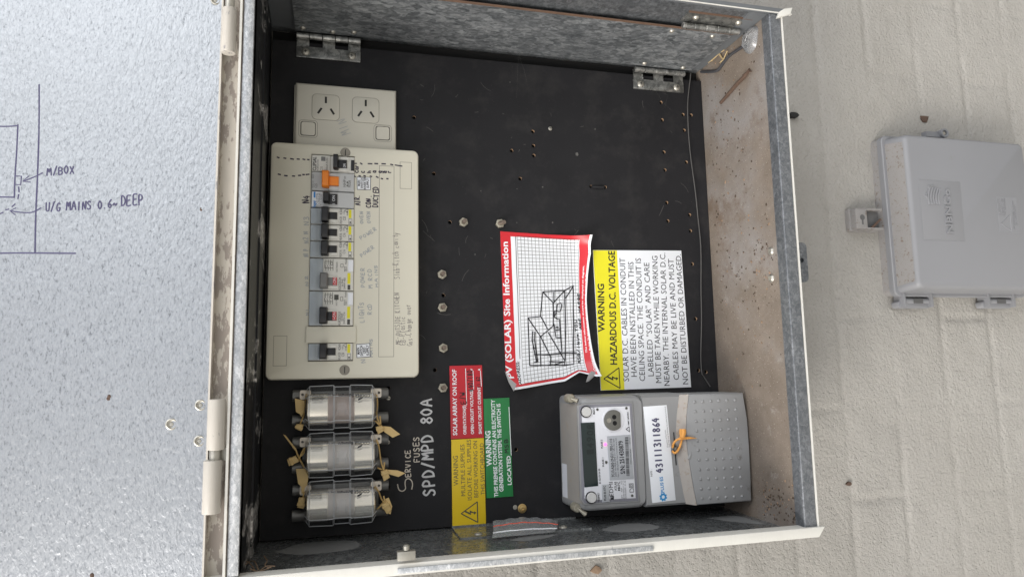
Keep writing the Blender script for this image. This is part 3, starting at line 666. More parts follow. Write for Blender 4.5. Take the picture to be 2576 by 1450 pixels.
for (x, y) in ((775, 324), (963, 335.5)):
    c = at(x, y, 11.2); m = MB(); hw = 7.3
    ringstroke(m, rrect(c[0]-hw-1.7, c[0]+hw+1.7, c[1]-hw-1.9, c[1]+hw+1.9, 3.4, 5), .45, 11.12, 1); ringstroke(m, rrect(c[0]-hw, c[0]+hw, c[1]-hw, c[1]+hw, 2.2, 4), 1.0, 11.13, 2)
    m.rings([[(a, b, 11.05) for a, b in rrect(c[0]-hw+.5, c[0]+hw-.5, c[1]-hw+.5, c[1]+hw-.5, 2, 4)], [(a, b, 12.0+.12*(a-c[0])) for a, b in rrect(c[0]-hw+1, c[0]+hw-1, c[1]-hw+1, c[1]+hw-1, 2, 4)]], 0, False)
    m.build('rocker_switch', [M['cream2'], M['groove'], M['slot']], ob)
m = MB(); hpx(m, 'MIN', (884, 334), (867, 297), 22, .6, 11.2, 0, .1); m.build('handwriting', M['inkf'], ob, smooth=False)

# ================================================================== DISTRIBUTION BOARD
CW = 22.0
dbx = at(866, 655, CW)
db = thing('distribution_board', 'cream breaker panel with black and orange switches and faint handwriting', 'breaker panel', dbx[0], dbx[1], 0)
a_t = (at(680, 355, CW)[0]+at(1052, 377, CW)[0])/2; a_b = (at(1057, 948, CW)[0]+at(666, 957, CW)[0])/2
b_l = (at(680, 355, CW)[1]+at(666, 957, CW)[1])/2; b_r = (at(1052, 377, CW)[1]+at(1057, 948, CW)[1])/2
wl, wr = at(779, 650, CW)[1], at(890, 650, CW)[1]; wt, wb = at(835, 390, CW)[0], at(835, 908, CW)[0]
m = MB(); m.holed(rrect(a_b, a_t, b_r, b_l, 6, 5), [[(wb, wr), (wt, wr), (wt, wl), (wb, wl)]], 0.3, CW, 0, 0, 3.5)
cover = m.build('cover', M['cream'], db)
m = MB(); m.box(wb-1, wt+1, wr-1, wl+1, 11, 12); m.build('recess', M['void'], db)
def groove_rect(mb, x0, y0, x1, y1, w=CW+.06, wd=.45, mi=0):
    p0 = at(x0, y0, w); p1 = at(x1, y1, w); ringstroke(mb, [(p0[0], p0[1]), (p1[0], p0[1]), (p1[0], p1[1]), (p0[0], p1[1])], wd, w, mi)
m = MB(); groove_rect(m, 1006, 407, 1036, 476); groove_rect(m, 954, 416, 991, 897); groove_rect(m, 688, 844, 721, 920); m.build('label_recess', M['groove'], db, smooth=False)
for (x, y) in ((869, 384), (867, 930)):
    c = at(x, y, CW); m = MB(); m.lathe((c[0], c[1], CW), [(4.9, .05), (4.7, .5), (3.9, .5), (3.7, -.2+.3), (.5, .15)], 20); m.box(c[0]-3, c[0]+3, c[1]-.4, c[1]+.4, CW+.1, CW+.3, 1); m.build('cover_screw', [M['groove'], M['slot']], db)
BA = lambda y: at(835, y, 25)[0]
def BB(x): return at(x, 650, 25)[1]
def rect_px(mb, x0, x1, a0, a1, w0, w1, mi=0, bev=.0):
    mb.box(min(a0, a1), max(a0, a1), BB(x1), BB(x0), w0, w1, mi, bev)
def lever(parent, x0, x1, a0, a1, mat_, h=34, name='toggle'):
    m = MB(); lo = [(a0, BB(x1+3)), (a1, BB(x1+3)), (a1, BB(x0+2)), (a0, BB(x0+2))]; hi = [(a0+.5, BB(x1)), (a1-.5, BB(x1)), (a1-.9, BB(x0)), (a0+.9, BB(x0))]; c = ((a0+a1)/2, (BB(x0)+BB(x1))/2)
    mid = [(a0, BB(x1+.5)), (a1, BB(x1+.5)), (a1, BB(x0)), (a0, BB(x0))]
    m.rings([[(a, b, 26) for a, b in lo], [(a, b, h-2) for a, b in mid], [(a, b, h-.6) for a, b in hi], [(c[0]+(a-c[0])*.88, c[1]+(b-c[1])*.8, h) for a, b in hi]], 0, False)
    return m.build(name, mat_, parent)
def txt(parent, lines, mat_, name='lettering', bold=False):
    m = MB()
    for s_, x, y0, y1, hp, w in lines: tline(m, s_, (at(x, y0, w)[0], BB(x), w), (at(x, y1, w)[0], BB(x), w), hp/2.45, 0, bold)
    return m.build(name, mat_, parent, smooth=False)
def module(y0, y1, kind):
    a1, a0 = BA(y0)-.25, BA(y1)+.25; mid = (a0+a1)/2; wd = a1-a0
    m = MB(); rect_px(m, 780, 889.5, a0, a1, 12, 23.0, 0, .3)
    if kind in ('hl', 'rcd', 'rcbo'):
        rect_px(m, 813, 889, a0+.15, a1-.15, 22.5, 25.0, 0, .5)
        lo_, hi_ = (a0, a1) if kind == 'hl' else (a0, a0+wd*.5)
        for (x0, x1) in ((0, 1),):
            la, lb = lo_+1.3, hi_-1.3
            rect_px(m, 823, 850, la, la+3.6, 24.8, 26.6, 0, 1.0); rect_px(m, 823, 850, lb-3.6, lb, 24.8, 26.6, 0, 1.0)
    elif kind == 'side': rect_px(m, 781, 889, a0+.15, a1-.15, 22.5, 25.0, 0, .5)
    body = m.build('circuit_breaker', M['bgrey' if kind == 'side' else 'bwhite'], db)
    if kind in ('hl', 'rcd', 'rcbo'):
        m = MB(); x1 = 809 if kind == 'hl' else 815
        rect_px(m, 779.5, x1, a0+.3, a1-.3, 22.8, 24.3, 0, .5)
        rect_px(m, 786, x1-3, a0+wd*.12, a1-wd*.16, 24.2, 24.6, 0, .2); m.build('terminal_cap', M['clearcap'], body)
    return body, a0, a1, wd
def hl(y0, y1, code, amp):
    b_, a0, a1, wd = module(y0, y1, 'hl')
    m = MB(); rect_px(m, 826, 847, a0+wd*.29, a1-wd*.27, 24.9, 27.2, 0, .6); sw = m.build('switch_slot', M['blk'], b_)
    lever(b_, 807.5, 824, a0+wd*.06, a1-wd*.02, M['blk'])
    m = MB(); rect_px(m, 876, 883, a0+wd*.42, a1-wd*.05, 24.9, 25.1); m.build('yellow_stripe', M['yellow2'], b_)
    yb, yt = y1-3, y0+2
    txt(b_, [(code, 859.5, y1-2, (y0+y1)/2+1.5, 6, 25.15), ('4,5kA', 859.5, (y0+y1)/2-4, y0+1.5, 6, 25.15), (amp, 868.5, y1-10, y1-20, 6, 25.15), ('I-ON', 866, y0+16, y0+8, 3.2, 25.15), ('0-OFF', 874.5, y0+19, y0+8, 3.6, 25.15)], M['ink'])
    m = MB(); rect_px(m, 878.5, 882.5, a0+wd*.1, a0+wd*.2, 24.95, 25.08); ringstroke(m, [(a0+wd*.04, BB(885)), (a0+wd*.38, BB(885)), (a0+wd*.38, BB(876)), (a0+wd*.04, BB(876))], .3, 25.12, 0)
    c = (a1-wd*.12, BB(870)); ringstroke(m, [(c[0]-2, c[1]-1.6), (c[0]+2, c[1]-1.6), (c[0], c[1]+2.2)], .35, 25.12, 0); m.build('printed_symbols', [M['greyink']], b_, smooth=False)
hl(523, 564.5, 'HL4120', 'C20'); hl(565, 606, 'HL4116', 'C16'); hl(606.5, 648, 'HL4116', 'C16'); hl(862.5, 906, 'HL4150', 'C50')
def rcd(y0, y1, kind, code, lev, extra):
    b_, a0, a1, wd = module(y0, y1, kind)
    m = MB(); sa, sb = a0+wd*.15, a0+wd*.40; rect_px(m, 824, 848, sa, sb, 24.9, 27.2, 0, .6); rect_px(m, 838, 848.2, sa+.1, sb-.1, 27.1, 27.5, 1, .1); m.build('switch_slot', [M['blk'] if lev == 'blk' else M['gtog'], M['redt']], b_)
    txt(b_, [('I-ON', 846, y1-(y1-y0)*.18, y1-(y1-y0)*.39, 6.5, 27.62)], M['white'])
    lever(b_, 806, 823.5, a0+wd*.04, a0+wd*.52, M[lev])
    m = MB(); rect_px(m, 874.5, 882, a0+wd*.21, a0+wd*.55, 24.9, 25.1); m.build('yellow_stripe', M['yellow2'], b_)
    m = MB(); rect_px(m, 876, 889, a0+wd*.6, a1-wd*.04, 24.9, 25.9, 0, .3); m.build('test_button', M['white'], b_)
    h = y1-y0
    txt(b_, [(code, 858.5, y1-2, y1-h*.41, 5.5, 25.15), (extra, 864, y1-h*.14, y1-h*.36, 4.5, 25.15), ('240V~', 869.5, y1-h*.05, y1-h*.3, 4, 25.15), ('40A' if kind == 'rcd' else 'C16', 870, y1-h*.2-8, y1-h*.3-8, 5, 25.15), ('TEST', 873, y1-h*.58, y1-h*.75, 6, 25.15), ('ELECTRESAFE', 849.5, y1-h*.58, y1-h*.88, 3, 25.15), ('Monthly', 872.5, y1-h*.82, y1-h*.98, 4, 25.15)], M['ink'])
    m = MB()
    def gl(pts, wdt=.4):
        m.ribbon([(a0+wd*v_, BB(x), 25.15) for x, v_ in pts], wdt)
    for xx in (820, 826, 832): gl([(xx, .62), (xx, .72), (xx-2, .78)]); gl([(xx, .80), (xx, .95)])
    gl([(817, .70), (838, .70)]); gl([(817, .70), (817, .9), (838, .9)]); gl([(838, .62), (838, .97)]); ringstroke(m, circ(a0+wd*.83, BB(834), 1.6, 10), .4, 25.16)
    ringstroke(m, rrect(a0+wd*.72, a0+wd*.84, BB(864), BB(857), .3, 1), .35, 25.13)
    if kind == 'rcbo': rect_px(m, 842, 853, a0+wd*.75, a0+wd*.9, 24.95, 25.2)
    rect_px(m, 875, 882, a0+wd*.03, a0+wd*.18, 24.95, 25.08); m.build('printed_symbols', M['greyink'], b_, smooth=False)
rcd(649, 731, 'rcd', 'HLRCD30-240', 'gtog', 'Ian 30mA'); rcd(731.5, 819, 'rcbo', 'HLARCBO30-210', 'blk', 'ELECTRESAFE')
# white-cream breaker at the end of the row
b_, a0, a1, wd = module(391, 433, 'wide')
m = MB(); rect_px(m, 781, 827, a0+.2, a1-.2, 22.5, 25, 0, .4); rect_px(m, 828, 889, a0+.2, a1-.2, 22.5, 24.2, 0, .4); rect_px(m, 848, 876, a0+.6, a0+wd*.26, 24, 26, 0, .9); rect_px(m, 848, 876, a1-wd*.26, a1-.6, 24, 26, 0, .9); m.build('front_moulding', M['bwhite'], b_)
m = MB(); rect_px(m, 846, 870, a0+wd*.27, a1-wd*.25, 24, 27.3, 0, .8); rect_px(m, 880.5, 889, a0+wd*.15, a1-wd*.2, 24, 25.2, 0, .4); m.build('switch_slot', M['blk'], b_)
lever(b_, 835, 846, a0+wd*.1, a1-wd*.02, M['blk'])
txt(b_, [('CLIPSAL', 791.5, 429, 394.5, 7.5, 25.12)], M['ink'], bold=True); txt(b_, [('RCBE232/30S', 797.5, 429, 401, 3.6, 25.12), ('C32', 808, 429, 419, 5, 25.12), ('RCBO', 821, 410, 396, 4, 25.12), ('30mA', 821, 428, 412, 4, 25.12)], M['greyink']); txt(b_, [('I.ON', 867, 424, 412, 6, 27.4)], M['white'])
m = MB(); rect_px(m, 804, 815, a1-wd*.36, a1-wd*.1, 24.95, 25.1); m.build('printed_symbols', M['gtog'], b_)
# orange switch
b_, a0, a1, wd = module(433.5, 481, 'side')
m = MB(); rect_px(m, 823, 850, a0+wd*.28, a1-wd*.24, 24.9, 27.5, 0, .8); m.build('switch_slot', M['orange'], b_); lever(b_, 807, 823, a0+wd*.12, a1-wd*.0, M['orange'])
m = MB(); rect_px(m, 824, 850, a0+.6, a0+wd*.24, 24.8, 26.2, 0, .9); rect_px(m, 824, 850, a1-wd*.22, a1-.6, 24.8, 26.2, 0, .9); m.build('slot_guard', M['bgrey'], b_)
txt(b_, [('C25', 795, 473, 462, 6, 25.12), ('MOD6-1-25', 786, 472, 455, 3.6, 25.12), ('6kA', 786, 449, 438.5, 4.5, 25.12), ('NHP', 868, 470, 452, 6, 25.12), ('OFF', 868, 450, 443, 4, 25.12), ('MOD6', 880.5, 471, 454, 6.5, 25.12)], M['greyink'])
m = MB(); 
for k in range(2): p_ = [(a0+wd*(.26+.17*k), BB(873)), (a0+wd*(.40+.17*k), BB(873)), (a0+wd*(.33+.17*k), BB(869))]; m.flat([p_], 25.14+.02*k)
m.build('printed_symbols', M['greyink'], b_, smooth=False)
# grey and black switch with blue stripe
b_, a0, a1, wd = module(482, 522.5, 'side')
m = MB(); rect_px(m, 782, 808.5, a0+.5, a1-.5, 24.9, 25.3, 0, .1); m.build('front_label', M['white'], b_)
m = MB(); rect_px(m, 786.5, 791, a1-wd*.42, a1-.8, 25.2, 25.45); m.build('blue_stripe', M['hblue'], b_)
m = MB(); rect_px(m, 824, 847, a0+wd*.2, a1-wd*.16, 24.9, 27.5, 0, .6); m.build('switch_slot', M['blk'], b_); lever(b_, 811, 825, a0+wd*.22, a1-wd*.1, M['blk'], 33)
txt(b_, [('ON', 841, 506, 492, 6.5, 27.6), ('I', 841, 513, 512, 6, 27.6)], M['white']); txt(b_, [('hager', 792, 521, 503.5, 7, 25.5)], M['hblue'], bold=True); txt(b_, [('RS 132 479132', 797, 520, 486, 3.8, 25.5), ('32 A MCB 3 kA', 802.5, 520, 486, 3.8, 25.5), ('240 V~ N13471', 807.5, 520, 486, 3.8, 25.5)], M['greyink'])
# blank filler between the last breakers
m = MB(); fa0, fa1 = BA(862), BA(820.5); m.box(fa0, fa1, at(896, 840, 25)[1], at(769.5, 840, 25)[1], 12, 24.6, 0, .8); m.build('blank_filler', M['cream'], db)
# handwriting on the cover
m = MB()
def hc(s_, p0, p1, hp, wd=.55, mi=0, jit=.13): hpx(m, s_, p0, p1, hp, wd, CW+.12, mi, jit)
for row in ([(240, 330), (262, 338)], [(315, 340), (340, 345)], [(390, 348), (425, 354)], [(465, 352), (492, 354)], [(530, 353), (556, 358)], [(582, 358), (602, 360)], [(250, 522), (278, 528)], [(322, 538), (355, 542)], [(412, 544), (440, 546)], [(480, 538), (508, 536)], [(528, 528), (550, 528)], [(568, 528), (602, 524)], [(1115, 402), (1140, 402)], [(1182, 398), (1202, 410)], [(1270, 404), (1315, 406)], [(1345, 403), (1380, 405)], [(1425, 406), (1468, 406)], [(1525, 412), (1552, 418)], [(1575, 420), (1655, 432)], [(1112, 545), (1128, 552)], [(1165, 542), (1185, 545)], [(1220, 540), (1240, 545)], [(1292, 545), (1312, 550)], [(1362, 550), (1385, 562)], [(1418, 572), (1436, 576)], [(1480, 574), (1498, 576)]):
    pline(m, [CA(*q) for q in row], 1.3, CW+.12, 0)
for i, ch in enumerate('Car'): pass
for ch, x, y, s_ in (('C', 1160, 512, 30), ('a', 1160, 480, 44), ('r', 1160, 450, 44), ('c', 1230, 515, 48), ('h', 1300, 515, 34), ('a', 1360, 512, 48), ('g', 1425, 515, 46), ('e', 1480, 515, 44), ('r', 1530, 515, 48)):
    p0 = CA(x, y); hpx(m, ch, p0, (p0[0], p0[1]-7.5), s_*.25, .95, CW+.12, 0, 0)
hc('N4', CA(604, 852), CA(598, 755), 14, 1.0); hc('AIR.', CA(1180, 880), CA(1180, 755), 12, .95); hc('DUCTED', CA(1388, 905), CA(1388, 665), 12, .95)
hc('CON.', CA(1300, 905), CA(1300, 760), 11, .95)
for s_, p0, p1, h_ in (('N3', CA(596, 1105), CA(590, 995), 12), ('N2 N', CA(592, 1310), CA(590, 1165), 12), ('N1 P', CA(592, 1460), CA(592, 1370), 12), ('OVEN', CA(1215, 1090), CA(1215, 940), 8), ('OVEN', CA(1295, 1085), CA(1295, 940), 8), ('POWER', CA(1190, 1270), CA(1370, 1150), 9), ('POWER', CB(1085, 150), CB(1225, 45), 9), ('POWER', CB(1120, 455), CB(1115, 250), 10), ('M RCD', CB(1195, 465), CB(1190, 265), 9), ('MAINS', CB(1255, 450), CB(1250, 215), 7), ('LIGHTS', CB(1115, 825), CB(1105, 600), 11), ('RCD', CB(1190, 735), CB(1185, 620), 10), ('N', CB(1128, 1230), CB(1122, 1180), 11), ('MAINS', CB(1205, 1175), CB(1195, 975), 7), ('N1', CB(540, 745), CB(535, 665), 6), ('N2', CB(540, 440), CB(530, 335), 6)):
    hc(s_, p0, p1, h_*.9, .75, 1, .12)
hc('Slab-Kitch cavity', CB(1478, 365), (1001, 584), 13, .45, 2); hc('ME-OUTSIDE KITCHEN', CB(1490, 1045), CB(1468, 510), 11, .45, 2); hc('EB-Plastic', CB(1540, 1045), CB(1528, 750), 12, .45, 2); hc('Gas-Change over', CB(1610, 1060), CB(1590, 625), 13, .45, 2)
m.build('handwriting', [M['inkp'], M['inkf'], M['pencil']], db, smooth=False)

# ================================================================== LABELS AND STICKERS
def sticker(name, label, cat, pts, w0, th, mat_, edge=None):
    q = [at(x, y, w0+th) for x, y in pts]; c = (sum(p[0] for p in q)/4, sum(p[1] for p in q)/4)
    t = thing(name, label, cat, c[0], c[1], w0)
    m = MB(); m.slab(q, w0, w0+th, min(.25, th*.4)); m.build('plate', mat_, t); return t, w0+th+.08
def letters(t, w, lines, mat_, cv=lambda x, y: (x, y), k=1.0, bold=True, name='lettering', extra=None):
    m = MB()
    for s_, p0, p1, hp in lines: tpx(m, s_, cv(*p0), cv(*p1), hp*k, w, 0, bold)
    if extra: extra(m)
    return m.build(name, mat_, t, smooth=False)
t, w = sticker('sticker', 'small white sticker reading MAIN SWITCH INVERTER SUPPLY on the breaker panel', 'sticker', [CA(1140, 551), CA(1303, 556), CA(1302, 704), CA(1143, 700)], CW, .5, M['white'])
letters(t, w, [('MAIN', (1180, 657), (1178, 590), 24), ('SWITCH', (1214, 683), (1212, 566), 24), ('INVERTER', (1247, 698), (1245, 556), 24), ('SUPPLY', (1280, 680), (1278, 570), 24)], M['ink'], CA, .222)
m = MB(); ringstroke(m, [at(*CA(*q), w) for q in ((1141, 552), (1302, 557), (1301, 703), (1144, 699))], .5, w-.02); m.build('border', M['ink'], t, smooth=False)
t, w = sticker('sticker', 'small white sticker reading MAIN SWITCH GRID SUPPLY on the breaker panel', 'sticker', [CB(1030, 1036), CB(1175, 1026), CB(1180, 1170), CB(1035, 1180)], CW, .5, M['white'])
letters(t, w, [('MAIN', (1070, 1140), (1064, 1072), 24), ('SWITCH', (1103, 1158), (1097, 1050), 24), ('GRID', (1132, 1132), (1127, 1068), 24), ('SUPPLY', (1166, 1152), (1160, 1045), 24)], M['ink'], CB, .2443)
m = MB(); ringstroke(m, [at(*CB(*q), w) for q in ((1031, 1037), (1174, 1027), (1179, 1169), (1036, 1179))], .5, w-.02); m.build('border', M['ink'], t, smooth=False)
# red
t, w = sticker('warning_label', 'red engraved label reading SOLAR ARRAY ON ROOF', 'warning label', [C6(108, 151), C6(354, 145), C6(368, 693), C6(119, 703)], 0, 1.3, M['red'])
letters(t, w, [('SOLAR ARRAY ON ROOF', (166, 674), (160, 178), 30), ('ORIENTATION(S)', (236, 668), (230, 447), 22), ('OPEN CIRCUIT VOLTAGE', (293, 665), (285, 333), 22), ('SHORT CIRCUIT CURRENT', (352, 663), (342, 310), 22), ('V', (284, 187), (284, 172), 18), ('A', (341, 188), (341, 170), 18)], M['white'], C6, .333,
    extra=lambda mm: [pline(mm, [C6(*p), C6(*q)], .7, w) for p, q in (((238, 445), (229, 172)), ((291, 330), (286, 188)), ((349, 306), (342, 190)))])
m = MB(); hpx(m, 'E/W', C6(234, 438), C6(222, 345), 13, .8, w+.05); hpx(m, '440/180', C6(290, 345), C6(280, 180), 13, .8, w+.05); hpx(m, '11.62', C6(346, 315), C6(338, 232), 10, .7, w+.05); m.build('handwriting', M['ink'], t, smooth=False)
# yellow
t, w = sticker('warning_label', 'dull yellow label reading MULTIPLE SUPPLIES beside the green label', 'warning label', [C6(122, 708), C6(368, 695), C6(384, 1343), C6(131, 1369)], 0, 1.3, M['yellow'])
def bolt_tri(mm, apex, p1, p2, cv, w, wd):
    P_ = [Vector(at(*cv(*q), w)) for q in (apex, p1, p2)]
    c = (P_[0]+P_[1]+P_[2])/3; poly = []
    for i in range(3):
        e1 = (P_[i-1]-P_[i]).normalized(); e2 = (P_[(i+1) % 3]-P_[i]).normalized(); r = (P_[0]-P_[1]).length*.06
        poly += [tuple(P_[i]+e1*r), tuple(P_[i]+(e1+e2)*r*.32), tuple(P_[i]+e2*r)]
    ringstroke(mm, poly, wd, w)
    up = P_[0]-(P_[1]+P_[2])/2; rt = Vector((up.y, -up.x)); base = (P_[1]+P_[2])/2   # up points to the apex
    zz = [(.30, .10), (.04, .62), (.16, .56), (.02, .22)]
    def L_(x, y): q = base+up*y+rt*x; return (q.x, q.y)
    mm.flat([[L_(.06, .74), L_(-.12, .40), L_(.01, .40), L_(-.06, .22), L_(-.13, .25), L_(-.02, .08), L_(.07, .24), L_(0, .22), L_(.13, .47), L_(.0, .46), L_(.15, .72)]], w+.03)
letters(t, w, [('WARNING', (176, 1052), (171, 828), 34), ('MULTIPLE SUPPLIES', (228, 1131), (220, 742), 30), ('ISOLATE ALL. SUPPLIES', (277, 1162), (269, 706), 30), ('BEFORE WORKING ON', (326, 1142), (317, 716), 30), ('THIS SWITCHBOARD', (376, 1122), (367, 733), 30)], M['greyink'], C6, .333, False, extra=lambda mm: bolt_tri(mm, (188, 1266), (322, 1168), (326, 1338), C6, w, 1.1))
# green
t, w = sticker('warning_label', 'green label reading THIS PREMISE CONTAINS AN ELECTRICITY GENERATION SYSTEM', 'warning label', [C6(365, 400), C6(560, 390), C6(590, 1135), C6(388, 1150)], 0, 1.3, M['green'])
letters(t, w, [('WARNING', (428, 905), (416, 640), 38), ('THIS PREMISE CONTAINS AN ELECTRICITY', (476, 1138), (450, 405), 28), ('GENERATION SYSTEM. THE SWITCH IS', (515, 1098), (491, 435), 28), ('LOCATED', (577, 1047), (567, 828), 28)], M['white'], C6, .333, extra=lambda mm: pline(mm, [C6(574, 825), C6(557, 462)], .7, w))
m = MB(); hpx(m, 'MSB', C6(556, 812), C6(548, 700), 9, .8, w+.05); m.build('handwriting', M['ink'], t, smooth=False)
# yellow and white
t, w = sticker('warning_sign', 'yellow and white sign reading HAZARDOUS D.C. VOLTAGE above the meter', 'warning sign', [C3(862, 262), C3(1578, 266), C3(1658, 1370), C3(928, 1397)], 0, 1.3, M['white'])
m = MB(); m.flat([[at(*C3(*q), w) for q in ((863, 264), (1057, 265), (1118, 1389), (929, 1395))]], w-.04); m.build('yellow_header', M['yellow2'], t, smooth=False)
letters(t, w, [('WARNING', (957, 925), (951, 535), 56), ('HAZARDOUS D.C. VOLTAGE', (1057, 1188), (1038, 270), 58)], M['ink'], C3, .3108, extra=lambda mm: bolt_tri(mm, (943, 1303), (1076, 1205), (1086, 1386), C3, w, 1.1))
letters(t, w, [('SOLAR D.C. CABLES IN CONDUIT', (1155, 1322), (1122, 328), 51), ('HAVE BEEN INSTALLED IN THIS', (1218, 1285), (1190, 358), 51), ('CEILING SPACE. THE CONDUIT IS', (1285, 1320), (1250, 328), 51), ('LABELLED "SOLAR" AND CARE', (1355, 1280), (1318, 365), 51), ('MUST BE TAKEN WHILE WORKING', (1417, 1335), (1384, 310), 51), ('NEARBY. THE INTERNAL SOLAR D.C.', (1484, 1358), (1447, 285), 51), ('CABLES MAY BE LIVE AND MUST', (1560, 1310), (1514, 335), 51), ('NOT BE DISTURBED OR DAMAGED.', (1634, 1345), (1574, 295), 51)], M['ink'], C3, .3108, False)
# ------------------------------------------------------------------ curling site information sheet
sp = [Vector(at(*C3(*q), .8)) for q in ((162, 1400), (112, 110), (818, 160), (885, 1280))]     # s0t0, s1t0, s1t1, s0t1
def sheet(s_, t_):
    p = (sp[0]*(1-s_)+sp[1]*s_)*(1-t_)+(sp[3]*(1-s_)+sp[2]*s_)*t_
    ta = (sp[3]-sp[0]).normalized(); sa = (sp[1]-sp[0]).normalized()
    p = p-ta*(7.0*max(0, (t_-.75)/.25)**1.5*math.sin(math.pi*min(1, max(0, s_*1.15)))**.8)
    p = p+ta*(3.5*max(0, (.15-t_)/.15)*math.sin(math.pi*s_)*(.6))*0
    p = p-sa*5.0*max(0, 1-s_/.08)*max(0, (t_-.55)/.45)*0 + sa*7*max(0, 1-s_/.12)*max(0, 1-abs(t_-.80)/.16)
    p = p+ta*6*max(0, 1-s_/.12)*max(0, 1-t_/.15)
    w = .8+9*(max(0, (t_-.80)/.2)**1.6)*(.35+.65*abs(s_-.55)*2)+9*(max(0, 1-s_/.14)**1.5)*(max(0, 1-abs(t_-.12)/.35))+8*(max(0, 1-s_/.12)**1.5)*max(0, (t_-.5)/.5)+7*(max(0, (s_-.93)/.07)**1.5)*max(0, (t_-.55)/.45)
    w += .25*math.sin(s_*23)*math.sin(t_*9)
    return Vector((p.x, p.y, w))
def st_of(a, b):
    p = Vector((a, b)); s_, t_ = .5, .5
    for _ in range(6):
        f0 = (sp[0]*(1-s_)+sp[1]*s_)*(1-t_)+(sp[3]*(1-s_)+sp[2]*s_)*t_
        ds = (sp[1]-sp[0])*(1-t_)+(sp[2]-sp[3])*t_; dt = (sp[3]-sp[0])*(1-s_)+(sp[2]-sp[1])*s_
        r = p-f0; det = ds.x*dt.y-ds.y*dt.x
        s_ += (r.x*dt.y-r.y*dt.x)/det; t_ += (ds.x*r.y-ds.y*r.x)/det
    return s_, t_
def swarp(q, lift=.12):
    s_, t_ = st_of(q[0], q[1]); p = sheet(min(1.02, max(-.02, s_)), min(1.02, max(-.02, t_))); base = (sp[0]*(1-s_)+sp[1]*s_)*(1-t_)+(sp[3]*(1-s_)+sp[2]*s_)*t_
    return Vector((q[0]+p.x-base.x, q[1]+p.y-base.y, p.z+lift))
c = sum(sp, Vector((0, 0)))/4
t = thing('information_sheet', 'curled white and red solar site information sheet with grid and house sketch', 'information sheet', c.x, c.y, 0)
m = MB(); NS, NT = 70, 44; vv = [tuple(sheet(i/NS, j/NT)) for j in range(NT+1) for i in range(NS+1)]
def sred(s_, t_): return t_ < .118 or t_ > .875 or s_ > .978 or (s_ < .028)
for j in range(NT):
    for i in range(NS):
        k = j*(NS+1)+i; s_, t_ = (i+.5)/NS, (j+.5)/NT
        mi = 1 if sred(s_, t_) else 0
        if t_ > .975 or s_ < .008: mi = 0
        m.mesh([vv[k], vv[k+1], vv[k+NS+2], vv[k+NS+1]], [[0, 1, 2, 3]], mi)
off = len(m.v); 
m.build('sheet_face', [M['white'], M['red2']], t)
m = MB(); ff = []
m.mesh([(p[0], p[1], p[2]-.35) for p in vv], [[j*(NS+1)+i, (j+1)*(NS+1)+i, (j+1)*(NS+1)+i+1, j*(NS+1)+i+1] for j in range(NT) for i in range(NS)]); m.build('sheet_back', M['silver'], t)
def flap(pxs, hs, name='folded_corner'):
    m = MB(); q = [(*at(*C3(x, y), .8+h), .8+h) for (x, y), h in zip(pxs, hs)]; c_ = tuple(sum(p[i] for p in q)/len(q) + (1.2 if i == 2 else 0) for i in range(3)); n_ = len(q)
    m.mesh(q+[c_]+[(a, b, w-.5) for a, b, w in q], [[i, (i+1) % n_, n_] for i in range(n_)]+[[(i+1) % n_+n_+1, i+n_+1, i, (i+1) % n_] for i in range(n_)]); m.build(name, M['silver'], t)
flap([(148, 1238), (190, 1300), (243, 1345), (222, 1403), (180, 1330)], (11, 13, 12, 13, 14)); flap([(905, 1252), (850, 1240), (826, 1268), (806, 1330), (830, 1322)], (11, 13, 13, 12, 12))
m = MB()
for k in range(18):
    t_ = .185+.69*k/17; m.ribbon([sheet(.03+.945*i/40, t_)+Vector((0, 0, .1+.002*k)) for i in range(41)], .34)
for k in range(41):
    s_ = .03+.945*k/40; m.ribbon([sheet(s_, .185+.69*i/16)+Vector((0, 0, .16+.001*k)) for i in range(17)], .34)
m.build('printed_grid', M['greyink'], t, smooth=False)
sw = lambda q: swarp(q, .16)
letters_m = MB()
tline(letters_m, 'PV (SOLAR) Site Information', pt(C3(208, 1300), .8), pt(C3(172, 195), .8), 50*.3108/2.4, 0, True, sw)
tline(letters_m, 'The below information should be displayed on diagram.', pt(C3(826, 1090), .8), pt(C3(795, 390), .8), 15*.3108/2.4, 0, True, sw)
tline(letters_m, 'Connection Point 2) Number of panels in each string 3) Disconnector Location', pt(C3(866, 1240), .8), pt(C3(815, 180), .8), 15*.3108/2.4, 0, True, sw)
letters_m.build('lettering', M['white'], t, smooth=False)
m = MB(); tline(m, 'ADDRESS:', pt(C3(272, 1348), .8), pt(C3(266, 1160), .8), 27*.3108/2.4, 0, True, sw); pline(m, [C3(272, 1140), C3(235, 155)], .6, .8, 0, 0, sw); m.build('lettering', M['ink'], t, smooth=False)
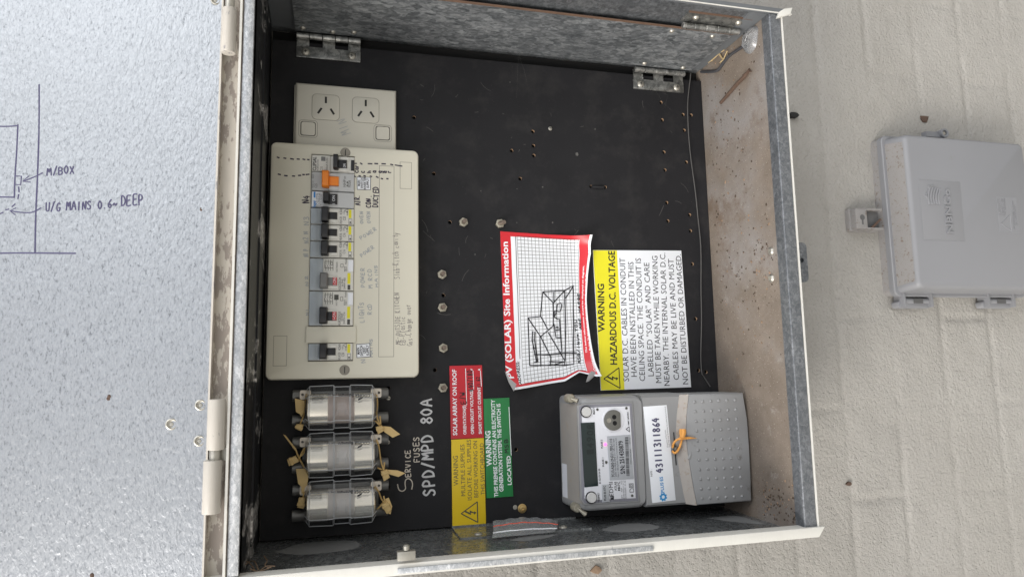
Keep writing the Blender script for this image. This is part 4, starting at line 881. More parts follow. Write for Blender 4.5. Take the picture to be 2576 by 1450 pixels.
m = MB(); HS = [[(350, 1195), (335, 810), (435, 800), (455, 600), (632, 590), (705, 548), (705, 1190), (355, 1195)], [(335, 810), (440, 965), (520, 1130), (515, 1198)], [(440, 1200), (432, 965), (500, 910), (440, 800)], [(500, 910), (540, 875), (540, 690), (455, 600)], [(540, 690), (632, 590)], [(545, 605), (545, 690)], [(500, 928), (635, 1160), (550, 1190)], [(635, 1160), (640, 880), (632, 640), (632, 590)], [(640, 650), (705, 552)], [(510, 1165), (632, 1165), (630, 1195)],
      [(368, 985), (372, 920), (390, 925), (388, 985), (368, 985), (382, 1060), (405, 1165)], [(388, 985), (398, 1060), (415, 1165)], [(385, 1170), (410, 1165)], [(375, 1055), (400, 1052)], [(385, 1105), (500, 1110), (640, 1095), (730, 1092)], [(545, 800), (560, 780), (572, 700), (600, 690), (608, 710), (595, 760), (575, 760)], [(545, 800), (548, 755), (572, 755)], [(545, 800), (570, 820), (590, 820), (600, 980), (605, 1050)], [(545, 860), (560, 970), (605, 970)], [(560, 885), (580, 885)], [(600, 1000), (608, 1080), (590, 1100)], [(560, 910), (595, 905)]]
for i, st in enumerate(HS): pline(m, [C3(*q) for q in st], 1.15, .8, 0, .05+.04*i, lambda q: swarp(q, .3))
for s_, p0, p1, hp in (('MSB/INV*', (765, 1185), (758, 935), 26), ('YOU', (742, 925), (738, 820), 24), ('ARE HAERE', (785, 905), (770, 605), 24)): hline(m, s_, pt(C3(*p0), .8), pt(C3(*p1), .8), hp*.3108/2.4, .85, 0, .06, lambda q: swarp(q, .35))
m.build('sketch', M['ink'], t, smooth=False)

# ================================================================== SERVICE FUSES
def fuse(yshift, label, dark):
    W = 26.0
    ax = lambda y: at(850, y, W)[0]
    bx = lambda x: at(x, 1024+yshift, W)[1]
    ca = (ax(974+yshift)+ax(1074+yshift))/2; cb_ = (bx(767)+bx(947))/2; hb = (bx(767)-bx(947))/2; ha = 20.5
    t = thing('service_fuse', label, 'fuse', ca, cb_, 0, 'clear service fuses on the panel')
    m = MB(); m.box(ca-15, ca+15, cb_-hb-3, cb_+hb+3, .2, 8, 0, .6); m.build('base', M['fterm'], t)
    for s1 in (-1, 1):
        for s2 in (-1, 1):
            m = MB(); b0 = cb_+s1*(hb-5); m.lathe((ca+s2*11.5, b0 if s1 > 0 else b0-17, 12), [(5.0, 0), (5.4, .5), (5.4, 16.5), (4.6, 17)], 16, 0, 'b', True); m.build('terminal', M['fterm'], t)
        m = MB(); m.holed(rrect(ca+8, ca+16.5, cb_+s1*hb-5, cb_+s1*hb+5, 1.5, 3), [circ(ca+12.5, cb_+s1*(hb+2.6), 1.3, 10)], 18, 20.5, 0); m.build('lug', M['flug'], t)
    # cartridge
    m = MB(); m.lathe((ca-1.5, cb_-25.5, 21), [(13.6, 0), (13.6, 51)], 28, 0, 'b', True); m.build('cartridge', M['fbody2' if dark else 'fbody'], t)
    for s1 in (-1, 1):
        m = MB(); b0 = cb_+s1*21-9.5; m.lathe((ca-1.5, b0, 21), [(13.2, -.2), (14.8, .6), (14.8, 18.4), (13.2, 19.2)], 32, 0, 'b', True); m.build('end_cap', M['fcap'], t)
    # clear cover: faceted hood with clipped corners
    m = MB()
    def ring(b, k, lift=0): return [(ca-ha*k, b, 7), (ca-ha*k, b, 23+lift), (ca-12.5*k, b, 36+lift), (ca-1*k, b, 38.5+lift), (ca+11.5*k, b, 36+lift), (ca+ha*k, b, 23+lift), (ca+ha*k, b, 7)]
    rs = [ring(cb_-hb, .72, -7), ring(cb_-hb+4, .97, 0), ring(cb_-8.5, 1.0), ring(cb_-7.5, .93), ring(cb_+6, .93), ring(cb_+7, 1.0), ring(cb_+hb-4, .97), ring(cb_+hb, .75, -7)]
    m.rings(rs, 0, True, True, False)
    m.box(ca-7, ca-1.5, cb_-6, cb_-3.2, 38, 39.4); m.box(ca-7, ca-1.5, cb_+2.2, cb_+5, 38, 39.4); m.box(ca-5, ca+5, cb_-4.4, cb_+3.4, 38.3, 38.9)
    cov = m.build('clear_cover', M['fclear'], t, angle=20)
    for k_ in (1, 2, 4, 5):
        m = MB(); m.tube([r_[k_] for r_ in rs], .42, 5); m.build('moulded_edge', M['fedge'], cov)
    for r_ in (rs[1], rs[2], rs[3], rs[4], rs[5], rs[6]):
        m = MB(); m.tube(r_[1:6], .35, 5); m.build('moulded_edge', M['fedge'], cov)
    m = MB(); w = 37.4
    def fp(x, y): return (at(*CF(x, y), w)[0]+ (ca-fuse.ca0), at(*CF(x, y), w)[1], w)
    tline(m, 'COOPER Bussmann', fp(806, 158), fp(582, 158), 2.9, 0, True); tline(m, 'LR85 30X57 FUSE-LINK', fp(570, 160), fp(400, 160), 1.5, 0, False)
    for i, s_ in enumerate(('HSB30BWCU', '100A 500V', 'AS 60269')): tline(m, s_, fp(476, 172+i*11), fp(396, 172+i*11), 1.6, 0, False)
    p_ = [fp(722, 205), fp(752, 190), fp(752, 178), fp(722, 193)]; m.face(p_); m.build('lettering', M['ink'], cov, smooth=False)
    return t, ca, cb_, hb
fuse.ca0 = (at(850, 974, 26)[0]+at(850, 1074, 26)[0])/2
F = [fuse(0, 'clear service fuse nearest the breaker panel, brownish cartridge inside', True), fuse(119, 'middle one of the three clear service fuses in a row', False), fuse(240, 'clear service fuse nearest the lower cabinet wall, farthest from the breaker panel', False)]
# seal tags with wires
def seal(x0, y0, x1, y1, label, flag, wire, w=20):
    """crimp block at x0,y0; flag outline; wire points"""
    m = MB(); c = at(x0, y0, w); c2 = at(x1, y1, w); d = Vector((c2[0]-c[0], c2[1]-c[1])); L = d.length; e = d/L; n_ = Vector((-e.y, e.x))
    blk = [Vector(c)-n_*3.2-e*1, Vector(c)-n_*3.2+e*L, Vector(c)+n_*3.2+e*(L-1.5), Vector(c)+n_*3.0-e*.5]
    m.slab([tuple(q) for q in blk], w-2, w+3.5, 1.0); m.slab([tuple(Vector(c)+e*(L*.25+(0 if k == 0 else L*.45))+n_*s1*3.6*1.0+e*s2*1.1) for k in (0,) for s1, s2 in ((-1, -1), (-1, 1), (1, 1), (1, -1))], w-1, w+4.4, .5)
    if flag: 
        q = [at(x, y, w+1) for x, y in flag]; q = ccw(q); n = len(q)
        tl = [w+1+.9*math.sin(1.3*i) for i in range(n)]
        m.rings([[(a, b, tl[i]-.5) for i, (a, b) in enumerate(q)], [(a, b, tl[i]+.5) for i, (a, b) in enumerate(q)]], 0)
    for wr_ in wire:
        pts = [(x, y, 0) for x, y in wr_]; pts = smooth(pts, 4) if len(pts) > 2 else pts
        m.tube([(*at(p[0], p[1], w+1), w+1+2*math.sin(i*.7)) for i, p in enumerate(pts)], .75, 6, 1)
    solo(m, 'seal_tag', [M['seal'], M['sealw']], label, 'seal tag', 'yellowed plastic seals wired to the fuses')
seal(*CF(300, 405), *CF(315, 365), 'yellowed seal tag left of the fuse nearest the breaker panel', [CF(*q) for q in ((275, 190), (342, 205), (338, 285), (320, 320), (310, 300), (282, 285))], [[CF(*q) for q in ((355, 160), (350, 200), (338, 300), (320, 350), (305, 390))]])
seal(*CF(870, 390), *CF(885, 435), 'yellowed seal tag with long flag right of the fuse nearest the breaker panel', [CF(*q) for q in ((885, 385), (950, 390), (1018, 442), (965, 466), (905, 425))], [[CF(*q) for q in ((850, 165), (858, 230), (852, 300), (868, 360), (885, 385))], [CF(*q) for q in ((845, 350), (868, 375), (878, 390))], [CF(*q) for q in ((876, 315), (880, 370))]])
seal(*CF(232, 640), *CF(300, 610), 'tan seal tag with thin upright flag left of the middle fuse', [CF(*q) for q in ((192, 445), (208, 450), (285, 545), (290, 562), (278, 560))], [[CF(*q) for q in ((285, 560), (300, 600), (340, 680))], [CF(*q) for q in ((300, 625), (325, 570), (358, 515))], [CF(*q) for q in ((310, 600), (340, 570), (352, 505))]])
seal(*CF(905, 700), *CF(925, 765), 'yellowed seal tag with pointed flag right of the middle fuse', [CF(*q) for q in ((915, 692), (1000, 698), (1055, 716), (1005, 742), (920, 718))], [[CF(*q) for q in ((850, 480), (868, 530), (885, 640), (905, 700))], [CF(*q) for q in ((862, 680), (890, 690), (910, 696))], [CF(*q) for q in ((908, 640), (902, 690))]])
seal(*CF(315, 955), *CF(330, 880), 'broad yellowed seal tag wedged between the middle fuse and the last fuse', [CF(*q) for q in ((282, 688), (350, 683), (370, 745), (362, 800), (345, 820), (340, 860), (322, 860), (320, 810), (298, 790))], [[CF(*q) for q in ((340, 850), (332, 890), (318, 940))]])
seal(*CF(905, 930), *CF(945, 990), 'crumpled seal tag right of the fuse farthest from the breaker panel', [CF(*q) for q in ((905, 905), (938, 890), (962, 950), (950, 1005), (930, 1000))], [[CF(*q) for q in ((842, 812), (868, 850), (890, 905), (915, 930))], [CF(*q) for q in ((855, 970), (885, 940), (905, 920))], [CF(*q) for q in ((902, 878), (910, 915))]])

# ================================================================== BOLTS AND SCREWS ON THE BOARD
def bolt(x, y, label, ph, tilt=(0, 0)):
    c = at(x, y, 2); t = thing('hex_bolt', label, 'bolt', c[0], c[1], 0, 'hex nuts on the black panel')
    m = MB(); hexo = circ(c[0], c[1], 4.9, 6, ph); m.slab(hexo, .1, 3.8, .55, bottom=False); m.build('nut', M['nut'], t, angle=20)
    m = MB(); m.rings([[(c[0]+2.2*math.cos(k*math.pi/6)+tilt[0]*h, c[1]+2.2*math.sin(k*math.pi/6)+tilt[1]*h, 4.5+h) for k in range(12)] for h in (-1, .6, .9, 2.0, 2.3, 3.4)], 0); m.build('threaded_end', M['rbolt'], t)
for i, (x, y, lb) in enumerate(((1166, 559, 'hex bolt beside a drilled hole, left of the pair over the site sheet'), (1258, 562, 'hex bolt touching the corner of the curled site information sheet'), (1112, 690, 'hex bolt in the column right of the breaker panel, uppermost of four'), (1113, 773, 'hex bolt in the column right of the breaker panel, second of four'), (1115, 875, 'hex bolt in the column right of the breaker panel, third of four'), (1114, 975, 'hex bolt just above the SPD handwriting, left of the red label'))):
    bolt(x, y, lb, .2+i*.5, (.1, -.15 if i != 1 else -.9))
c = at(1314, 1278, 1); t = thing('brass_screw', 'round brass coloured screw with washer below the green label', 'screw', c[0], c[1], 0)
m = MB(); m.lathe((c[0], c[1], 0), [(4.6, 0), (4.6, .9), (4.2, 1.1), (3.6, 1.1), (3.3, 2.2), (1.6, 2.6), (1.2, 1.8), (.3, 1.6)], 24); m.build('screw_head', M['brass'], t)
c2 = at(1296, 1275, .3); m = MB(); m.lathe((c2[0], c2[1], 0), [(2.4, .05), (2.2, .5), (1.2, .6)], 12); m.build('washer_tab', M['steel'], t)
for x, y, lb in ((CF(935, 188)[0], CF(935, 188)[1], 'tiny steel screw right of the fuse nearest the breaker panel'), (CF(931, 500)[0], CF(931, 500)[1], 'tiny steel screw right of the middle fuse'), (S8(1178, 184)[0], S8(1178, 184)[1], 'slotted steel screw alone high on the black panel')):
    c = at(x, y, 1); m = MB(); m.lathe((c[0], c[1], 0), [(2.3, 0), (2.1, .9), (1.2, 1.5)], 14); m.box(c[0]-.3, c[0]+.3, c[1]-1.7, c[1]+1.7, 1.2, 1.65, 1); solo(m, 'panel_screw', [M['steel'], M['slot']], lb, 'screw')
# cable tie through two holes
m = MB(); p0, p1 = at(*S8(1472, 598), 1), at(*S8(1558, 600), 1); m.tube([(p0[0], p0[1], -2), (p0[0], p0[1]-.6, .8), (p0[0], (p0[1]+p1[1])/2, 1.4), (p1[0], p1[1]+.6, .8), (p1[0], p1[1], -2)], 1.6, 8); solo(m, 'cable_tie', M['blk'], 'short black cable tie looped through two holes in the panel', 'cable tie')

# ================================================================== ELECTRICITY METER
MW = 50.0
mc = at(1640, 1130, 25)
mt = thing('electricity_meter', 'grey digital electricity meter with dark screen and dotted terminal cover', 'electricity meter', mc[0], mc[1], 0)
def q8(x, y, w): return at(*C8(x, y), w)
aT0, aB0 = q8(90, 165, 3)[0], q8(135, 1258, 3)[0]
front_l = q8(245, 700, MW)[1]; seam_b = q8(925, 700, MW)[1]; end_b = q8(1925, 700, 54)[1]
aTf, aBf = q8(900, 152, MW)[0], q8(960, 1278, MW)[0]
topb = q8(110, 700, 3)[1]
# upper body: tapered from the base plate to the face
def mo(aB, aT, bR, bL, r): return ccw(rrect(aB, aT, bR, bL, r, 5))
m = MB()
rs = [[(a, b, .5) for a, b in mo(aBf, aTf, seam_b, topb, 5)], [(a, b, 12) for a, b in mo(aBf, aTf, seam_b, topb-.6, 5)], [(a, b, 34) for a, b in mo(aBf+.5, aTf-.5, seam_b, topb-3, 6)], [(a, b, MW-3) for a, b in mo(aBf+1.2, aTf-1.2, seam_b, topb-6, 7)], [(a, b, MW) for a, b in mo(aBf+4, aTf-4, seam_b+.2, topb-10, 6)]]
m.rings(rs, 0); body = m.build('upper_housing', M['mgrey'], mt, angle=50)
m = MB(); rr = [(aB0+3, topb-.5), (aT0-3, topb-.5), (aT0-4, topb-2.6), (aB0+4, topb-2.6)]
m.rings([[(aBf+8, topb+.15, 4), (aTf-8, topb+.15, 4)], [(aBf+8, topb-.45, 12.2), (aTf-8, topb-.45, 12.2)], [(aBf+8, topb-2.8, 34), (aTf-8, topb-2.8, 34)], [(aBf+8, topb-5.8, MW-3), (aTf-8, topb-5.8, MW-3)]], 0, False, False, False); m.build('dusty_top', M['mtop'], mt)
# face recess: dark frame, clear window, white face plate
fr = [q8(x, y, MW) for x, y in ((262, 262), (320, 240), (812, 222), (880, 1215), (330, 1243), (292, 1190))]
m = MB(); m.slab(fr, MW-1, MW+1.2, .8); m.build('window_frame', M['mgrey'], mt)
fr2 = inset(ccw(fr), 1.6); m = MB(); m.slab(fr2, MW, MW+1.6, .3); m.build('window_border', M['mdark'], mt)
fr3 = inset(ccw(fr), 4.3); m = MB(); m.slab(fr3, MW+1, MW+1.9, .1); fp_ = m.build('face_plate', M['mface'], mt)
FW = MW+2.0
lcdp = [q8(x, y, FW) for x, y in ((300, 432), (437, 425), (472, 1055), (337, 1070))]
m = MB(); m.slab(lcdp, FW-.1, FW+.4, .1); lcd_o = m.build('display', M['lcd'], fp_)
m = MB()
for i, ch in enumerate('14908'):
    p0 = q8(430, 740-i*62, FW+.5); p1 = q8(427, 692-i*62, FW+.5); tline(m, ch, (*p0, FW+.5), (*p1, FW+.5), 7)
m.build('display_digits', M['lcdseg'], mt, smooth=False)
for x, y in ((352, 322), (403, 1170)):
    c = q8(x, y, FW); m = MB(); m.lathe((c[0], c[1], FW), [(5.9, -.1), (5.9, .7), (4.9, .7), (4.9, .2)], 28, 1, cap1=False); m.lathe((c[0], c[1], FW), [(4.9, .1), (4.9, 2.2), (4.4, 2.8), (.3, 2.8)], 28, 0); m.build('push_button', [M['button'], M['ink']], mt)
c = q8(620, 405, FW); R_ = 10.2; pr = []
for k in range(36):
    th = 2*math.pi*k/36; b_ = max(c[1]+R_*math.sin(th), c[1]-7.6); pr.append((c[0]+R_*math.cos(th), b_))
pr2 = []
for q in pr:
    if not pr2 or (Vector(q)-Vector(pr2[-1])).length > .25: pr2.append(q)
m = MB(); m.slab(circ(c[0], c[1], 11.8, 32), FW-.1, FW+.4, .3, 1); m.slab(pr2, FW, FW+1.8, .4, 0)
for x, y in ((632, 375), (638, 435)): cc_ = q8(x, y, FW+1.8); m.lathe((cc_[0], cc_[1], FW), [(2.3, 1.78), (2.3, 1.95), (.2, 1.95)], 16, 2)
cc_ = q8(580, 408, FW+1.8); m.lathe((cc_[0], cc_[1], FW), [(2.5, 1.8), (2.3, 2.4), (1.2, 2.4), (.9, 2.0), (.2, 2.0)], 16, 3); m.build('optical_port', [M['port'], M['mface'], M['void'], M['steel']], mt)
m = MB()
for x, y in ((465, 300), (752, 287), (810, 1152)): c = q8(x, y, FW); m.lathe((c[0], c[1], FW), [(1.35, 0), (1.2, .5), (.2, .5)], 14)
c = q8(553, 822, FW); m.lathe((c[0], c[1], FW), [(1.5, 0), (1.2, .6), (.2, .8)], 14); m.build('fastener', M['greyink'], mt)
c = q8(543, 645, FW); m = MB(); m.ball((c[0], c[1], FW), 1.5, .8); m.build('pulse_light', M['led'], mt)
m = MB(); m.slab([q8(x, y, FW) for x, y in ((560, 565), (790, 548), (825, 985), (588, 1000))], FW-.1, FW+.5, .15); pl_ = m.build('name_plate', M['plate'], mt)
m = MB(); m.slab([q8(x, y, FW) for x, y in ((508, 1042), (578, 1040), (585, 1212), (512, 1216))], FW-.1, FW+.5, .15); m.build('small_label', M['plate'], mt)
m = MB(); w = FW+.62
def tm(s_, x, y0, x1, y1, hp, bold=False): tpx(m, s_, C8(x, y0), C8(x1, y1), hp*.254*1.05, w, 0, bold)
tm('7C13-A262-29-J211-7J02-1110', 634, 966, 610, 587, 24, True); tm('230V 10(100)A 50Hz Cl:1 Wh Cl:2 varh', 658, 964, 633, 588, 17); tm('Pulse 1: 1000 imp/kWh  Pulse 2: Connected when ON', 680, 966, 655, 582, 13)
tm('S/N: 251430879', 740, 935, 718, 608, 42, True); tm('MADE IN INDONESIA', 805, 840, 797, 690, 11); tm('NOV 2021', 793, 640, 790, 575, 11)
tm('PLUS ES ETC', 553, 1200, 546, 1052, 19, True)
y = 955
while y > 580:
    t_ = rnd.choice((3, 3, 5, 8)); x0 = 752+(955-y)*-.035; pts_ = [q8(px, py, w) for px, py in ((x0, y), (x0, y-t_), (x0+33, y-t_), (x0+33, y))]; m.face([(a, b, w) for a, b in pts_]); y -= t_+rnd.choice((3, 4, 6))
m.build('lettering', M['ink'], mt, smooth=False)
m = MB(); w = FW+.12
tm('EDMI', 624, 1155, 618, 1015, 36); tm('ATLAS', 658, 1102, 654, 1012, 20, True); tm('Mk7C', 690, 1102, 686, 1012, 20, True); tm('10kV     ACM      UC3', 716, 1180, 708, 1005, 13); tm('IEC/AS 62052-11, 21, 31', 735, 1182, 726, 1005, 12); tm('IEC/AS 62053 - 21, 23', 754, 1182, 745, 1005, 12)
tm('SELECT', 441, 349, 437, 278, 15, True); tm('CONNECT', 490, 1207, 484, 1120, 15, True); tm('PULSE 2', 519, 684, 514, 597, 15, True); tm('PULSE 1', 532, 864, 527, 775, 15, True); tm('E1 E2 E3 E4 E5', 499, 1032, 490, 884, 14, True); tm('NMI 14/2/30A', 783, 452, 773, 322, 14, True)
for x0, y0, x1, y1 in ((595, 1155, 606, 1190), (612, 1155, 628, 1190), (595, 1174, 628, 1190)):
    pts_ = [q8(*p, w) for p in ((x0, y1), (x0, y0), (x1, y0), (x1, y1))]; m.face([(a, b, w+.02*x0/100) for a, b in pts_])
ringstroke(m, [q8(x, y, w) for x, y in ((778, 1032), (822, 1030), (824, 1072), (780, 1074))], .5, w); ringstroke(m, [q8(x, y, w) for x, y in ((790, 1042), (812, 1041), (813, 1062), (791, 1063))], .4, w)
ringstroke(m, [q8(x, y, w) for x, y in ((785, 1120), (785, 1092), (798, 1080), (826, 1080), (828, 1118))], .5, w); ringstroke(m, [q8(x, y, w) for x, y in ((745, 495), (782, 465), (788, 525))], .6, w)
m.build('lettering', M['ink'], mt, smooth=False)
# terminal cover lower level with sticker
m = MB(); lowb = q8(1300, 700, MW)[1]-12
rs = [[(a, b, .5) for a, b in ((aBf, lowb), (aTf, lowb), (aTf, seam_b-.5), (aBf, seam_b-.5))], [(a, b, MW-2.5) for a, b in ((aBf+.9, lowb), (aTf-.9, lowb), (aTf-.9, seam_b-.5), (aBf+.9, seam_b-.5))], [(a, b, MW) for a, b in ((aBf+3.2, lowb), (aTf-3.2, lowb), (aTf-3.2, seam_b-.9), (aBf+3.2, seam_b-.9))]]
m.rings(rs, 0); m.build('terminal_cover', M['mgrey'], mt)
TW = 57.0
LEFT = [(1275, 150), (1252, 350), (1243, 520), (1248, 650), (1256, 760), (1268, 850), (1290, 980), (1315, 1120), (1342, 1240)]
RIGHT = [(1368, 152), (1348, 350), (1342, 500), (1346, 610), (1360, 740), (1370, 800), (1390, 930), (1420, 1100), (1450, 1258)]
# extend both curves to the edges of the cover, then loft ledge and top deck
lp = [q8(x, y, MW+.2) for x, y in LEFT]; rp = [q8(x, y, TW) for x, y in RIGHT]
lp[0] = (aTf-1.5, lp[0][1]); lp[-1] = (aBf+1.5, lp[-1][1]); rp[0] = (aTf-.8, rp[0][1]); rp[-1] = (aBf+.8, rp[-1][1])
m = MB(); n = len(lp)
m.mesh([(a, b, MW+.15) for a, b in lp]+[(a*.7+c_*.3, b*.7+d_*.3, MW+1.2) for (a, b), (c_, d_) in zip(lp, rp)]+[(a*.25+c_*.75, b*.25+d_*.75, TW-.9) for (a, b), (c_, d_) in zip(lp, rp)]+[(a, b, TW) for a, b in rp], [[k*n+i+1, k*n+i, (k+1)*n+i, (k+1)*n+i+1] for k in range(3) for i in range(n-1)])
m.build('cover_ledge', M['mdust'], mt, angle=60)
eb = [q8(1885, 128, 52)[1], q8(1925, 400, 52)[1]-.6, q8(1948, 650, 52)[1]-.7, q8(1960, 950, 52)[1]-.4, q8(1970, 1218, 52)[1]]
ee = [(aTf-.8, eb[0]), ((aTf*3+aBf)/4, eb[1]), ((aTf+aBf)/2, eb[2]), ((aTf+3*aBf)/4, eb[3]), (aBf+.8, eb[4])]
em = max(min(e_[1] for e_ in ee), -420.5); ee = [(a, max(b, -420.5)) for a, b in ee]
deck = rp+list(reversed(ee))
deck = ccw(deck)
m = MB(); lowd = inset(deck, .1)
m.rings([[(a, b, .5) for a, b in deck], [(a, b, TW-2) for a, b in deck], [(a, b, TW-.5) for a, b in inset(deck, .8)], [(a, b, TW) for a, b in inset(deck, 1.6)]], 0, False, False); m.flat([inset(deck, 1.6)], TW, 0)
for i in range(6):
    for j in range(11):
        x = 1428+80*i+7.2*j-.2*i*j*.0; y = 225+95.5*j-4*i; c = q8(x, y, TW); m.ball((c[0], c[1], TW-.15), 1.7, .65, 14)
m.build('dotted_terminal_cover', M['mgrey'], mt, angle=50)
c = q8(1372, 720, TW); m = MB(); m.tube([(*q8(x, y, MW+4+.4*i), MW+4+.4*i) for i, (x, y) in enumerate(((1345, 640), (1375, 655), (1388, 700), (1382, 750), (1362, 790)))], 2.2, 8); m.build('finger_notch', M['mgrey'], mt)
m = MB(); m.slab([q8(x, y, MW+.2) for x, y in ((1216, 525), (1226, 523), (1252, 850), (1242, 852))], MW, MW+.25); m.build('cover_slot', M['void'], mt)
c = q8(1237, 690, MW); m = MB(); m.lathe((c[0], c[1], MW), [(2.9, 0), (2.9, 4), (2.4, 4.6), (.3, 4.4)], 18); m.build('cover_screw', M['port'], mt)
# address sticker on the cover
m = MB(); m.slab([q8(x, y, MW+.3) for x, y in ((920, 272), (1152, 255), (1242, 1197), (1010, 1225))], MW, MW+.35, .1); st_ = m.build('number_sticker', M['white'], mt)
w = MW+.5; m = MB(); tm('NMI :', 1012, 962, 1008, 890, 20); tm('Property of PLUS-ES.', 1165, 672, 1142, 500, 11); tm('Seals may only be broken by authorised personnel', 1182, 672, 1140, 270, 11); m.build('lettering', M['greyink'], mt, smooth=False)
m = MB(); tm('PLUS\u00b7ES', 1127, 1120, 1112, 962, 30, True)
c = q8(1118, 1165, w); gear = []
for k in range(32): r_ = 4.3 if (k//2) % 2 else 3.4; gear.append((c[0]+r_*math.cos(2*math.pi*k/32), c[1]+r_*math.sin(2*math.pi*k/32)))
m.flat([gear, circ(c[0], c[1], 1.7, 14)], w); m.build('logo', M['blue'], mt, smooth=False)
m = MB(); hpx(m, '43111311864', C8(1115, 925), C8(1072, 378), 17.5, 1.45, w, 0, .04); m.build('handwriting', M['inkb'], mt, smooth=False)
# sealing screws with wire at two corners, side sticker
for x0, y0, x1, y1 in ((190, 190, 262, 215), (255, 1268, 345, 1335)):
    p0, p1 = q8(x0, y0, 36), q8(x1, y1, 42); m = MB(); m.lathe((p0[0], p0[1], 30), [(4.4, 0), (4.4, 10), (3.6, 11), (.4, 11)], 18); m.tube([(p0[0], p0[1], 41), (*p1, 43)], [1.1, 2.6], 10); m.tube([(*p1, 43), (p1[0]*1.03-p0[0]*.03, p1[1]*1.05-p0[1]*.05, 43)], 1.8, 10); m.build('sealing_screw', M['nut'], mt)
m = MB(); p0, p1 = q8(110, 835, 8), q8(140, 1165, 8); tb = topb+.3
m.rings([[(p1[0], tb, 4), (p0[0], tb, 4)], [(p1[0], tb-.9, 14), (p0[0], tb-.9, 14)], [(p1[0], tb-2.2, 24), (p0[0], tb-2.2, 24)]], 0, False, False, False); m.build('side_sticker', M['mface'], mt)
# orange seal hanging from the cover screw
m = MB(); w = TW+2
m.tube([(*at(*C8(x, y), w), w+dz) for x, y, dz in ((1305, 495, 1), (1303, 530, 1.5), (1300, 575, 1))], [3.4, 3.6, 2.4], 8)
q = ccw([at(*C8(x, y), w) for x, y in ((1285, 560), (1320, 572), (1380, 570), (1448, 585), (1380, 592), (1310, 600), (1275, 600))]); m.slab(q, w-.6, w+.6, .3)
for wr_ in ([(1290, 585), (1255, 605), (1232, 640), (1230, 680)], [(1300, 600), (1295, 650), (1275, 710), (1250, 735), (1232, 715)]): m.tube([(*at(p_[0], p_[1], w-1), w-1-k*.35) for k, p_ in enumerate([C8(*q_[:2]) for q_ in smooth([(x, y, 0) for x, y in wr_], 4)])], 1.15, 8)
solo(m, 'seal_tag', M['seal2'], 'bright orange seal tag tied to the screw on the meter cover', 'seal tag')

# ================================================================== ZIP BAG tucked behind the bracket
m = MB(); n = 16; PB = [(1239, 1351, 30), (1238, 1330, 18), (1240, 1311, 8)]
lowL, lowR = on_a(1238, 1352, -148.3), on_a(1396, 1337, -148.3)
tl_, tr_ = at(1239.7, 1310, 14), at(1403, 1307, 14)
def bagp(s_, t_):
    b = lowL[1]*(1-s_)+lowR[1]*s_; w0 = lowL[2]*(1-s_)+lowR[2]*s_; bt = tl_[1]*(1-s_)+tr_[1]*s_
    at_ = tl_[0]*(1-s_)+tr_[0]*s_+3.2*math.sin(math.pi*s_)
    a = -148.3+(at_+148.3)*t_+.5*math.sin(s_*31)*t_*t_; w = w0*(1-t_)+14*t_+3*math.sin(math.pi*t_)+.5*math.sin(s_*17+t_*4)
    return (a, b*(1-t_)+bt*t_, w)
vv = [bagp(i/n/2, j/8) for j in range(9) for i in range(2*n+1)]
m.mesh(vv, [[j*(2*n+1)+i, j*(2*n+1)+i+1, (j+1)*(2*n+1)+i+1, (j+1)*(2*n+1)+i] for j in range(8) for i in range(2*n)], 0)
bagc = vv[n]; bg_ = thing('zip_bag', 'clear plastic zip bag with a red strip tucked against the lower wall', 'plastic bag', *bagc)
m.build('film', M['bag'], bg_)
m = MB(); m.tube([(p[0], p[1], p[2]+.6) for p in (bagp(i/30, .70+.03*math.sin(i*.12)) for i in range(31))], .45, 6, 0); m.build('red_strip', M['bagred'], bg_)
m = MB(); m.tube([(p[0], p[1], p[2]+.6) for p in (bagp(i/30, .34) for i in range(31))], .6, 6, 0); m.build('zip_seam', M['white'], bg_)

# ================================================================== SMALL THINGS IN THE CABINET
def floor_pt(x, y, lift=.6):
    d = ray(x, y); t = (422-lift)/d[0]; return (d[1]*t, -(422-lift), H+d[2]*t)
m = MB(); wp = [S7(393, 110), S7(384, 200), S7(376, 330), S7(395, 560), S7(425, 800), S7(443, 1000), S7(447, 1250), S7(447, 1450), (1764, 930), (1772, 948), (1786, 972)]
m.tube([(*at(p_[0], p_[1], 2.5), 2.5+.5*math.sin(i)) for i, p_ in enumerate(smooth([(x, y, 0) for x, y in wp], 4))], .62, 6); solo(m, 'grey_wire', M['wire'], 'thin grey wire running down the black panel beside the dusty floor', 'wire')
def T1(x, y): return (1545.6+.2*x, .2*y)      # 2576 px enlargement of 2400..3200
m = MB(); pw = [floor_pt(*T1(x, y), 1.8) for x, y in ((1650, 565), (1560, 625), (1450, 700), (1380, 780), (1330, 850), (1290, 890), (1200, 905), (1090, 905))]
m.tube(smooth(pw, 4), 1.7, 8); solo(m, 'cable', M['cable'], 'short dark cable entering the corner of the cabinet floor', 'cable')
m = MB(); pw = [floor_pt(*T1(x, y), 1.6) for x, y in ((1335, 1295), (1400, 1225), (1480, 1130), (1560, 1040), (1640, 960), (1700, 880))]
m.tube(smooth(pw, 3), [2.2-.05*abs(i-8) for i in range(16)], 7); pw = [floor_pt(*T1(x, y), 2.6) for x, y in ((1620, 950), (1680, 905), (1725, 900))]; m.tube(pw, [1.2, 1.0, .6], 6); solo(m, 'twig', M['twig'], 'brown dry twig lying on the dusty cabinet floor', 'twig')
m = MB()
for q in (((1180, 790), (1260, 730), (1330, 660), (1380, 630)), ((1175, 770), (1230, 765)), ((1300, 640), (1360, 740)), ((1375, 745), (1420, 640)), ((1370, 750), (1330, 790)), ((1365, 745), (1310, 680))): m.tube([floor_pt(*T1(x, y), 2.0) for x, y in q], .7, 5)
solo(m, 'straw_wisps', M['straw'], 'pale straw wisps beside the dark cable in the cabinet corner', 'straw')
